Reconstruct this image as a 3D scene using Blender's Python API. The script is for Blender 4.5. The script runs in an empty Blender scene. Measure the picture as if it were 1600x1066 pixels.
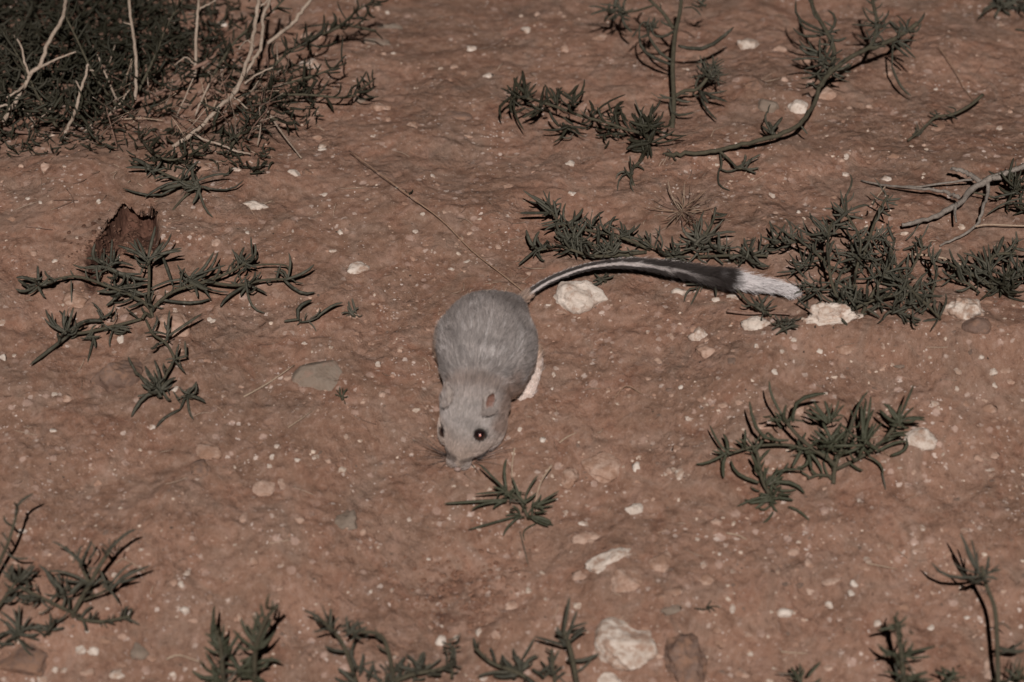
import bpy, bmesh, math, random
import numpy as np
from mathutils import Vector, Matrix

# ------------------------------------------------------------------ camera, night sky, flash-like sun, exposure
SC = bpy.context.scene
PITCH = math.radians(43.0)
DIST = 2.30
LENS = 129.4
cam_data = bpy.data.cameras.new('camera')
cam_data.lens = LENS
cam_data.sensor_width = 36.0
cam_data.clip_start = 0.05
cam_data.clip_end = 400.0
cam = bpy.data.objects.new('camera', cam_data)
SC.collection.objects.link(cam)
CAM = np.array([0.0, -DIST * math.cos(PITCH), DIST * math.sin(PITCH)])
cam.location = CAM
cam.rotation_euler = (math.pi / 2 - PITCH, 0, 0)
cam_data.dof.use_dof = True
cam_data.dof.focus_distance = DIST + 0.075
cam_data.dof.aperture_fstop = 7.1
SC.camera = cam

SUN_ELEV = math.radians(51.5)
SUN_AZ = math.radians(1.3)            # a touch to the right of the lens
world = bpy.data.worlds.new('World')
SC.world = world
world.use_nodes = True
wn = world.node_tree.nodes
sky = wn.new('ShaderNodeTexSky')
sky.sky_type = 'NISHITA'
sky.sun_disc = False
sky.sun_elevation = SUN_ELEV
sky.sun_rotation = math.pi - SUN_AZ
wn['Background'].inputs['Strength'].default_value = 0.0008
world.node_tree.links.new(sky.outputs[0], wn['Background'].inputs['Color'])

sun_data = bpy.data.lights.new('sun', 'SUN')
sun_data.energy = 4.1
sun_data.angle = math.radians(0.7)
sun_data.color = (1.0, 0.965, 0.93)
sun = bpy.data.objects.new('sun', sun_data)
SC.collection.objects.link(sun)
to_sun = Vector((math.sin(SUN_AZ) * math.cos(SUN_ELEV), -math.cos(SUN_AZ) * math.cos(SUN_ELEV), math.sin(SUN_ELEV)))
sun.rotation_euler = to_sun.to_track_quat('Z', 'Y').to_euler()
sun.location = (0.3, -2, 3)

SC.view_settings.view_transform = 'Standard'
SC.view_settings.look = 'None'
SC.view_settings.exposure = 0.0
SC.view_settings.gamma = 1.0
SC.cycles.max_bounces = 6
SC.cycles.use_denoising = True

# ------------------------------------------------------------------ helpers
rng = np.random.default_rng(11)
rnd = random.Random(5)
COL = SC.collection
FPX = LENS / 36.0 * 1600.0
FWD = np.array([0.0, math.cos(PITCH), -math.sin(PITCH)])
UP = np.array([0.0, math.sin(PITCH), math.cos(PITCH)])
RIGHT = np.array([1.0, 0.0, 0.0])
S = DIST / FPX                          # metres per photo pixel at the middle of the view


def hash01(ix, iy, iz, seed):
    n = (ix * 374761393 + iy * 668265263 + iz * 2147483647 + seed * 1274126177) & 0xFFFFFFFF
    n = ((n ^ (n >> 13)) * 1274126177) & 0xFFFFFFFF
    n = n ^ (n >> 16)
    return (n & 0xFFFFFF) / float(0xFFFFFF)


def vnoise(p, seed=0):
    """smooth value noise in -1..1, p is (n, 3)"""
    p = np.asarray(p, dtype=np.float64)
    i = np.floor(p).astype(np.int64)
    f = p - i
    f = f * f * f * (f * (f * 6 - 15) + 10)
    out = 0
    for dx in (0, 1):
        wx = f[:, 0] if dx else 1 - f[:, 0]
        for dy in (0, 1):
            wy = f[:, 1] if dy else 1 - f[:, 1]
            for dz in (0, 1):
                wz = f[:, 2] if dz else 1 - f[:, 2]
                out = out + wx * wy * wz * hash01(i[:, 0] + dx, i[:, 1] + dy, i[:, 2] + dz, seed)
    return out * 2 - 1


def fbm(p, octaves=3, seed=0, gain=0.5):
    p = np.asarray(p, dtype=np.float64)
    a, s, out = 1.0, 1.0, 0
    for o in range(octaves):
        out = out + a * vnoise(p * s + 17.3 * o, seed + o)
        a *= gain
        s *= 2.03
    return out


def smooth(e0, e1, x):
    t = np.clip((x - e0) / (e1 - e0), 0, 1)
    return t * t * (3 - 2 * t)


def project(x, y, z):
    d = np.stack([x - CAM[0], y - CAM[1], z - CAM[2]], -1)
    w = d @ FWD
    return 800 + FPX * (d @ RIGHT) / w, 533 - FPX * (d @ UP) / w


# ------------------------------------------------------------------ the lie of the land
LIP_X = np.array([118, 135, 155, 170, 185, 200, 215, 235, 246, 262])
LIP_Y = np.array([398, 388, 364, 346, 330, 312, 315, 321, 340, 366])


def hole_terms(x, y):
    px, py = project(x, y, mound(y))
    jag = 7 * vnoise(np.stack([px / 16, py / 90, px * 0], -1), 71) + 1.2 * vnoise(np.stack([px / 7, py / 90, px * 0], -1), 72)
    v = py - (np.interp(px, LIP_X, LIP_Y) + jag)
    side = smooth(122, 165, px) * (1 - smooth(238, 252, px))
    inside = smooth(0, 20, v) * (1 - smooth(12, 82, v)) * side
    lip = smooth(-60, -2, v) * (1 - smooth(-2, 1.5, v)) * side
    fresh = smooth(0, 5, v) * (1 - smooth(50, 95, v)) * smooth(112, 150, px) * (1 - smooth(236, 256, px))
    return inside, lip, fresh, px, py


def fresh_patch(px, py):
    q = ((px - 725) / 95) ** 2 + ((py - 925) / 62) ** 2
    n = 0.7 * vnoise(np.stack([px / 38, py / 30, px * 0], -1), 45)
    return smooth(1.15, 0.35, q + n * 0.6)


def mound(y):
    """ground rounded to imitate flash falloff: the soil rounds over, away from the lens at the far side and towards it at the near side"""
    q = (np.asarray(y) / 0.6) ** 2
    return -0.215 * q / (1 + q)  # added rounding: the far side dims as flash falloff would


def relief(x, y):
    """height of the soil in metres for arrays x, y"""
    z0 = np.zeros_like(x)
    near = smooth(1.6, 0.5, np.hypot(x, y))
    a = np.stack([x / 0.22, y / 0.16, z0], -1)
    h = mound(y) + 0.0085 * fbm(a, 2, 3)
    wx = x + 0.010 * vnoise(np.stack([x / 0.05, y / 0.05, z0], -1), 8)
    wy = y + 0.008 * vnoise(np.stack([x / 0.05, y / 0.05, z0 + 5], -1), 9)
    # smeared, wind and water worn folds, running a little up to the right
    u = wx * 0.90 + wy * 0.44
    w = -wx * 0.44 + wy * 0.90
    h = h + near * 0.0034 * fbm(np.stack([u / 0.048, w / 0.046, z0], -1), 3, 21, 0.5)
    h = h + near * 0.00090 * fbm(np.stack([u / 0.013, w / 0.016, z0], -1), 2, 31, 0.5)
    crease = (1 - np.abs(vnoise(np.stack([wx / 0.024, wy / 0.019, z0], -1), 35))) ** 6
    h = h - near * 0.0007 * crease
    h = h + near * 0.00055 * fbm(np.stack([x / 0.0052, y / 0.0050, z0], -1), 2, 41, 0.6)
    px, py = project(x, y, mound(y))
    # rounded bank in front of the chalk stones on the far side of the animal
    crest = np.exp(-((py - 540) / 34) ** 2) * smooth(1130, 1300, px) * (1 - smooth(1800, 2100, px))
    h = h + 0.010 * crest
    trough = np.exp(-(((px - 640) / 190) ** 2 + ((py - 860) / 120) ** 2))
    h = h - 0.008 * trough
    bank = np.exp(-(((px - 1010) / 170) ** 2 + ((py - 905) / 90) ** 2))
    h = h + 0.007 * bank
    f = fresh_patch(px, py)
    h = h + f * (0.0016 * fbm(np.stack([x / 0.006, y / 0.006, z0], -1), 3, 61, 0.6) - 0.002)
    inside, lip, fresh, px, py = hole_terms(x, y)
    h = h - 0.021 * inside + 0.0020 * lip
    h = h + fresh * 0.0024 * fbm(np.stack([x / 0.008, y / 0.006, z0], -1), 3, 65, 0.6)
    # the broader country
    r = np.hypot(x, y)
    h = h + smooth(1.0, 6.0, r) * 0.10 * fbm(np.stack([x / 4.0, y / 4.0, z0], -1), 3, 91)
    return h


def axis(lo, hi, step, far):
    c = list(np.arange(lo, hi + step * 0.5, step))
    s, v, out = step, c[-1], []
    while v < far:
        s *= 1.22
        v += s
        out.append(v)
    s, v, neg = step, c[0], []
    while v > -far:
        s *= 1.22
        v -= s
        neg.append(v)
    return np.array(neg[::-1] + c + out)


STEP = 0.00145
gx = axis(-0.40, 0.40, STEP, 60.0)
gy = axis(-0.37, 0.43, STEP, 60.0)
GX, GY = np.meshgrid(gx, gy)
GZ = relief(GX.ravel(), GY.ravel()).reshape(GX.shape)


def ground_z(x, y):
    """bilinear look-up in the built ground"""
    x = np.atleast_1d(np.asarray(x, float))
    y = np.atleast_1d(np.asarray(y, float))
    i = np.clip(np.searchsorted(gx, x) - 1, 0, len(gx) - 2)
    j = np.clip(np.searchsorted(gy, y) - 1, 0, len(gy) - 2)
    fx = np.clip((x - gx[i]) / (gx[i + 1] - gx[i]), 0, 1)
    fy = np.clip((y - gy[j]) / (gy[j + 1] - gy[j]), 0, 1)
    return (GZ[j, i] * (1 - fx) * (1 - fy) + GZ[j, i + 1] * fx * (1 - fy) + GZ[j + 1, i] * (1 - fx) * fy + GZ[j + 1, i + 1] * fx * fy)


def on_ground(px, py, h=0.0):
    """where the sight line of photo pixel (px, py) meets the surface h metres above the soil"""
    px = np.atleast_1d(np.asarray(px, float))
    py = np.atleast_1d(np.asarray(py, float))
    d = FWD[None] + RIGHT[None] * ((px - 800) / FPX)[:, None] + UP[None] * ((533 - py) / FPX)[:, None]
    h = np.broadcast_to(np.asarray(h, float), px.shape)
    z = h.copy()
    for _ in range(7):
        t = (z - CAM[2]) / d[:, 2]
        p = CAM[None] + d * t[:, None]
        z = 0.4 * z + 0.6 * (ground_z(p[:, 0], p[:, 1]) + h)
    p[:, 2] = ground_z(p[:, 0], p[:, 1]) + h
    return p


def at_level(px, py, z):
    d = FWD + RIGHT * ((px - 800) / FPX) + UP * ((533 - py) / FPX)
    return CAM + d * ((z - CAM[2]) / d[2])


def mesh_from(name, verts, faces, smooth_shade=True):
    me = bpy.data.meshes.new(name)
    me.from_pydata([tuple(v) for v in verts], [], [tuple(f) for f in faces])
    if smooth_shade:
        me.polygons.foreach_set('use_smooth', [True] * len(me.polygons))
    me.update()
    return me


def link(name, me, mat=None, parent=None):
    o = bpy.data.objects.new(name, me)
    COL.objects.link(o)
    if mat is not None:
        if me.materials:
            o.material_slots[0].link = 'OBJECT'
            o.material_slots[0].material = mat
        else:
            me.materials.append(mat)
    if parent is not None:
        o.parent = parent
    return o


def tag(o, label=None, cat=None, group=None, kind=None):
    if label:
        o['label'] = label
    if cat:
        o['category'] = cat
    if group:
        o['group'] = group
    if kind:
        o['kind'] = kind
    return o


def empty(name, loc):
    o = bpy.data.objects.new(name, None)
    o.empty_display_size = 0.02
    o.location = loc
    COL.objects.link(o)
    return o


# ------------------------------------------------------------------ materials
class Nodes:
    def __init__(self, name):
        self.mat = bpy.data.materials.new(name)
        self.mat.use_nodes = True
        self.t = self.mat.node_tree
        self.bsdf = self.t.nodes['Principled BSDF']
        self.out = self.t.nodes['Material Output']

    def n(self, kind, **inputs):
        nd = self.t.nodes.new(kind)
        for k, v in inputs.items():
            key = k.replace('_', ' ')
            if key in nd.inputs:
                s = nd.inputs[key]
                if isinstance(v, bpy.types.NodeSocket):
                    self.t.links.new(v, s)
                else:
                    s.default_value = v
            else:
                setattr(nd, k, v)
        return nd

    def link(self, a, b):
        self.t.links.new(a, b)

    def coords(self, which='Object'):
        return self.n('ShaderNodeTexCoord').outputs[which]

    dims = '3D'

    def noise(self, vec, scale, detail=2.0, rough=0.55, dist=0.0):
        return self.n('ShaderNodeTexNoise', noise_dimensions=self.dims, Vector=vec, Scale=scale, Detail=detail, Roughness=rough, Distortion=dist).outputs['Fac']

    def ramp(self, fac, lo, hi):
        m = self.n('ShaderNodeMapRange', Value=fac)
        m.inputs['From Min'].default_value = lo
        m.inputs['From Max'].default_value = hi
        return m.outputs['Result']

    def mix(self, fac, a, b):
        m = self.t.nodes.new('ShaderNodeMix')
        m.data_type = 'RGBA'
        for sock, v in ((m.inputs[0], fac), (m.inputs[6], a), (m.inputs[7], b)):
            if isinstance(v, bpy.types.NodeSocket):
                self.t.links.new(v, sock)
            elif isinstance(v, (int, float)):
                sock.default_value = v
            else:
                sock.default_value = (*v, 1.0)
        return m.outputs[2]

    def math(self, op, a, b=0.0):
        m = self.t.nodes.new('ShaderNodeMath')
        m.operation = op
        for sock, v in ((m.inputs[0], a), (m.inputs[1], b)):
            if isinstance(v, bpy.types.NodeSocket):
                self.t.links.new(v, sock)
            else:
                sock.default_value = v
        return m.outputs[0]

    def bump(self, height, strength, dist):
        b = self.n('ShaderNodeBump', Height=height, Strength=strength, Distance=dist)
        self.link(b.outputs[0], self.bsdf.inputs['Normal'])
        return b

    def finish(self, color, rough=0.9, spec=0.2):
        if isinstance(color, bpy.types.NodeSocket):
            self.link(color, self.bsdf.inputs['Base Color'])
        else:
            self.bsdf.inputs['Base Color'].default_value = (*color, 1)
        self.bsdf.inputs['Roughness'].default_value = rough
        self.bsdf.inputs['Specular IOR Level'].default_value = spec
        return self.mat


def soil_material():
    m = Nodes('soil')
    m.dims = '2D'
    co = m.coords()
    st = m.n('ShaderNodeMapping', Vector=co)
    st.inputs['Rotation'].default_value = (0, 0, math.radians(-18))
    st.inputs['Scale'].default_value = (1.08, 0.86, 1.0)
    sv = st.outputs[0]
    big = m.noise(co, 7.0, 4, 0.65)
    mid = m.noise(sv, 30.0, 5, 0.6, 0.9)
    mid2 = m.noise(sv, 75.0, 4, 0.6, 0.5)
    fine = m.noise(sv, 240.0, 4, 0.65, 0.3)
    grain = m.noise(co, 1100.0, 3, 0.7)
    clod = m.n('ShaderNodeTexVoronoi', voronoi_dimensions='2D', Vector=sv, Scale=120.0).outputs['Distance']
    c = m.mix(m.ramp(big, 0.40, 0.60), (0.254, 0.142, 0.099), (0.197, 0.113, 0.078))
    c = m.mix(m.math('MULTIPLY', m.ramp(mid, 0.50, 0.70), 0.80), c, (0.209, 0.137, 0.103))
    c = m.mix(m.math('MULTIPLY', m.ramp(mid, 0.48, 0.28), 0.75), c, (0.200, 0.095, 0.062))
    c = m.mix(m.math('MULTIPLY', m.ramp(mid2, 0.52, 0.70), 0.55), c, (0.289, 0.175, 0.132))
    c = m.mix(m.math('MULTIPLY', m.ramp(mid2, 0.45, 0.28), 0.65), c, (0.142, 0.076, 0.051))
    c = m.mix(m.math('MULTIPLY', m.ramp(fine, 0.54, 0.72), 0.55), c, (0.315, 0.208, 0.164))
    c = m.mix(m.math('MULTIPLY', m.ramp(fine, 0.45, 0.27), 0.65), c, (0.113, 0.059, 0.042))
    c = m.mix(m.math('MULTIPLY', m.ramp(grain, 0.60, 0.76), 0.60), c, (0.386, 0.277, 0.224))
    c = m.mix(m.math('MULTIPLY', m.ramp(grain, 0.40, 0.24), 0.55), c, (0.086, 0.047, 0.033))
    # chalky crumbs trodden into the soil
    warp = m.n('ShaderNodeVectorMath', operation='ADD')
    m.link(co, warp.inputs[0])
    nz = m.n('ShaderNodeTexNoise', Vector=co, Scale=420.0, Detail=2.0)
    sc = m.n('ShaderNodeVectorMath', operation='SCALE')
    m.link(nz.outputs['Color'], sc.inputs[0])
    sc.inputs['Scale'].default_value = 0.0034
    m.link(sc.outputs[0], warp.inputs[1])
    cluster = m.ramp(m.noise(co, 22.0, 3, 0.6), 0.40, 0.66)
    for scale, size, gate, colr in ((95.0, 0.26, 0.72, (0.40, 0.27, 0.22)), (170.0, 0.26, 0.82, (0.50, 0.385, 0.33)), (480.0, 0.30, 0.90, (0.56, 0.45, 0.40))):
        vo = m.n('ShaderNodeTexVoronoi', voronoi_dimensions='2D', Vector=warp.outputs[0], Scale=scale)
        sep = m.n('ShaderNodeSeparateColor', Color=vo.outputs['Color'])
        pick = m.math('GREATER_THAN', sep.outputs[0], gate)
        size_here = m.math('MULTIPLY', sep.outputs[1], size)
        near = m.ramp(m.math('SUBTRACT', vo.outputs['Distance'], size_here), 0.06, -0.02)
        c = m.mix(m.math('MULTIPLY', m.math('MULTIPLY', near, pick), cluster), c, colr)
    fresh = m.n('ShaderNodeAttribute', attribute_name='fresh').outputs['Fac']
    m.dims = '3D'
    dug_shade = m.mix(m.ramp(m.noise(co, 170.0, 3, 0.7), 0.35, 0.65), (0.055, 0.024, 0.016), (0.125, 0.060, 0.042))  # dug soil colour, darkened further as shade on the brightly lit burrow wall
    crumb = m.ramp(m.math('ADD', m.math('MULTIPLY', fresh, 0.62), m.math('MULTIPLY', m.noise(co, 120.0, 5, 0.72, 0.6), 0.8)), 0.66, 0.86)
    c = m.mix(m.math('MULTIPLY', crumb, 0.9), c, dug_shade)
    ht = m.math('ADD', m.math('MULTIPLY', fine, 1.0), m.math('MULTIPLY', grain, 0.35))
    ht = m.math('ADD', ht, m.math('MULTIPLY', mid2, 1.6))
    ht = m.math('SUBTRACT', ht, m.math('MULTIPLY', clod, 0.8))
    rough_here = m.ramp(m.noise(co, 13.0, 3, 0.6), 0.38, 0.62)
    b = m.bump(ht, 1.0, 0.0015)
    m.link(m.math('ADD', m.math('MULTIPLY', rough_here, 0.75), 0.35), b.inputs['Strength'])
    return m.finish(c, 0.93, 0.12)


def stone_material(name, base, light, dark, dust, dust_amount, scale=1.0):
    m = Nodes(name)
    info = m.n('ShaderNodeObjectInfo')
    v = m.n('ShaderNodeNewGeometry').outputs['Position']
    a = m.noise(v, 110 * scale, 4, 0.62, 0.5)
    b = m.noise(v, 420 * scale, 4, 0.7)
    c = m.mix(m.ramp(a, 0.35, 0.65), base, light)
    c = m.mix(m.math('MULTIPLY', m.ramp(b, 0.46, 0.24), 0.7), c, dark)
    d = m.noise(v, 150 * scale, 5, 0.7)
    up = m.math('ADD', d, m.math('MULTIPLY', m.math('SUBTRACT', info.outputs['Random'], 0.5), 0.16))
    c = m.mix(m.math('MULTIPLY', m.ramp(up, 0.60 - 0.20 * dust_amount, 0.70 - 0.12 * dust_amount), 0.85), c, dust)
    ht = m.math('ADD', a, m.math('MULTIPLY', b, 0.5))
    m.bump(ht, 0.8, 0.0016)
    return m.finish(c, 0.92, 0.15)


DUST = (0.235, 0.132, 0.088)
MAT = {}
MAT['soil'] = soil_material()
MAT['w'] = stone_material('chalk_stone', (0.44, 0.35, 0.29), (0.60, 0.51, 0.445), (0.24, 0.16, 0.12), (0.28, 0.17, 0.12), 0.62)
MAT['p'] = stone_material('pinkish_stone', (0.34, 0.21, 0.155), (0.45, 0.315, 0.25), (0.20, 0.11, 0.08), DUST, 0.85)
MAT['g'] = stone_material('grey_stone', (0.178, 0.131, 0.100), (0.228, 0.176, 0.140), (0.12, 0.09, 0.07), (0.23, 0.15, 0.115), 0.4)
MAT['b'] = stone_material('brown_stone', (0.118, 0.070, 0.052), (0.190, 0.124, 0.098), (0.060, 0.036, 0.028), DUST, 0.8)


def leaf_material(name, a, b, tipc, spec=0.14, rough=0.55):
    m = Nodes(name)
    co = m.coords('Object')
    info = m.n('ShaderNodeObjectInfo')
    off = m.n('ShaderNodeVectorMath', operation='ADD')
    m.link(co, off.inputs[0])
    m.link(info.outputs['Location'], off.inputs[1])
    nz = m.noise(off.outputs[0], 7.0, 3, 0.7)
    c = m.mix(info.outputs['Random'], a, b)
    c = m.mix(m.math('MULTIPLY', m.ramp(nz, 0.50, 0.70), 0.6), c, tipc)
    m.bump(nz, 0.25, 0.0006)
    return m.finish(c, rough, spec)


MAT['leaf'] = leaf_material('needle_leaf', (0.036, 0.034, 0.025), (0.066, 0.061, 0.045), (0.128, 0.112, 0.086))
MAT['leaf_dark'] = leaf_material('dark_needle_leaf', (0.022, 0.020, 0.013), (0.038, 0.035, 0.023), (0.062, 0.053, 0.039))
MAT['leaf_dry'] = leaf_material('withered_needle_leaf', (0.060, 0.056, 0.042), (0.095, 0.084, 0.064), (0.12, 0.10, 0.078), 0.2, 0.7)
MAT['leaf_green'] = leaf_material('fresh_needle_leaf', (0.037, 0.038, 0.023), (0.062, 0.061, 0.039), (0.110, 0.102, 0.074))


def bark_material(name, a, b, dark, scale=260):
    m = Nodes(name)
    co = m.coords('Object')
    st = m.n('ShaderNodeMapping', Vector=co)
    st.inputs['Scale'].default_value = (1, 1, 0.5)
    n1 = m.noise(st.outputs[0], scale, 4, 0.7)
    n2 = m.noise(st.outputs[0], scale * 4, 3, 0.7)
    c = m.mix(m.ramp(n1, 0.35, 0.65), a, b)
    c = m.mix(m.math('MULTIPLY', m.ramp(n2, 0.45, 0.25), 0.7), c, dark)
    m.bump(m.math('ADD', n1, n2), 0.7, 0.0008)
    return m.finish(c, 0.85, 0.2)


MAT['stem'] = bark_material('green_stem', (0.056, 0.047, 0.031), (0.084, 0.072, 0.048), (0.03, 0.023, 0.016))
MAT['pale_bark'] = bark_material('pale_bark', (0.27, 0.20, 0.15), (0.38, 0.295, 0.235), (0.12, 0.085, 0.07))
MAT['brown_bark'] = bark_material('brown_bark', (0.17, 0.095, 0.07), (0.25, 0.155, 0.118), (0.08, 0.05, 0.04))
MAT['grey_bark'] = bark_material('grey_bark', (0.155, 0.125, 0.105), (0.255, 0.215, 0.185), (0.055, 0.042, 0.036))
MAT['straw'] = bark_material('straw', (0.34, 0.235, 0.165), (0.46, 0.345, 0.255), (0.20, 0.13, 0.095), 500)
MAT['red_straw'] = bark_material('reddish_straw', (0.26, 0.155, 0.10), (0.36, 0.235, 0.165), (0.10, 0.05, 0.035), 500)

# ------------------------------------------------------------------ ground: one sheet from the camera's feet to the horizon
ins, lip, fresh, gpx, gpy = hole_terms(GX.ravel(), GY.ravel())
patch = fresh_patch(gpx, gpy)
vx = GX.ravel()
vy = GY.ravel() - 0.0135 * lip * (1 + 0.45 * smooth(188, 215, gpx) + 0.5 * vnoise(np.stack([GX.ravel() / 0.009, GX.ravel() * 0, GX.ravel() * 0], -1), 77))
vz = GZ.ravel()
nx, ny = len(gx), len(gy)
idx = np.arange(nx * ny).reshape(ny, nx)
quads = np.stack([idx[:-1, :-1], idx[:-1, 1:], idx[1:, 1:], idx[1:, :-1]], -1).reshape(-1, 4)
gme = bpy.data.meshes.new('ground')
gme.vertices.add(nx * ny)
gme.vertices.foreach_set('co', np.stack([vx, vy, vz], -1).ravel())
gme.loops.add(quads.size)
gme.loops.foreach_set('vertex_index', quads.ravel())
gme.polygons.add(len(quads))
gme.polygons.foreach_set('loop_start', np.arange(len(quads)) * 4)
gme.polygons.foreach_set('loop_total', np.full(len(quads), 4))
gme.polygons.foreach_set('use_smooth', np.ones(len(quads), bool))
gme.update(calc_edges=True)
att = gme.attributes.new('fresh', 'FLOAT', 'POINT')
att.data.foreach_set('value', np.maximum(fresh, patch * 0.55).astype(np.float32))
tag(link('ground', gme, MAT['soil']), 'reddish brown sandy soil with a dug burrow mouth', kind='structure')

# ------------------------------------------------------------------ stones
def ico(sub):
    bm = bmesh.new()
    bmesh.ops.create_icosphere(bm, subdivisions=sub, radius=1.0)
    v = np.array([w.co[:] for w in bm.verts])
    f = [[w.index for w in fc.verts] for fc in bm.faces]
    bm.free()
    return v, f


ICO = {k: ico(k) for k in (1, 2, 3, 4, 5)}


def stone_shape(sub, seed, cuts=9, rough=0.16, knobby=0.0):
    v, f = ICO[sub]
    r = np.random.default_rng(seed)
    v = v.copy()
    for _ in range(cuts):
        n = r.normal(size=3)
        n /= np.linalg.norm(n)
        d = r.uniform(0.58, 0.88)
        k = v @ n - d
        v = v - np.where(k > 0, k * 0.92, 0)[:, None] * n[None]
    u = v / np.linalg.norm(v, axis=1)[:, None]
    off = r.uniform(0, 50, 3)
    v = v + u * (rough * fbm(v * 1.5 + off, 4, seed % 97, 0.55))[:, None]
    if knobby:
        w = 1 - np.abs(vnoise(v * 3.6 + off, seed % 89 + 3))
        v = v + u * (knobby * (w - 0.5))[:, None]
    v[:, :2] /= np.abs(v[:, :2]).max(axis=0)[None]
    return v, f


def solid_stone(px, py, wpx, hpx, kind, rot=0, sub=3, seed=0, tall=0.42, knobby=0.0, rough=0.16, cuts=9, shared=None):
    w, h = wpx * S, hpx * S
    up = tall * min(w, h) * 0.5
    depth = max(0.45 * h, (h - up * math.cos(PITCH) * 0.8) / math.sin(PITCH))
    p = on_ground(px, py + up * 0.3 / S)[0]
    if shared is None:
        v, f = stone_shape(sub, seed, cuts, rough, knobby)
        v = v * np.array([w / 2, depth / 2, up * 1.35])
        me = mesh_from('stone', v, f)
        me.materials.append(MAT[kind])
        o = link('stone', me)
        o.location = (p[0], p[1], p[2] - up * 0.28)
        o.rotation_euler = (0, 0, math.radians(rot))
    else:
        o = link('pebble', shared, MAT[kind])
        o.location = (p[0], p[1], p[2] - up * 0.25)
        o.scale = (w / 2, depth / 2, up * 1.35)
        o.rotation_euler = (rnd.uniform(-0.2, 0.2), rnd.uniform(-0.2, 0.2), math.radians(rot))
    return o


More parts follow.
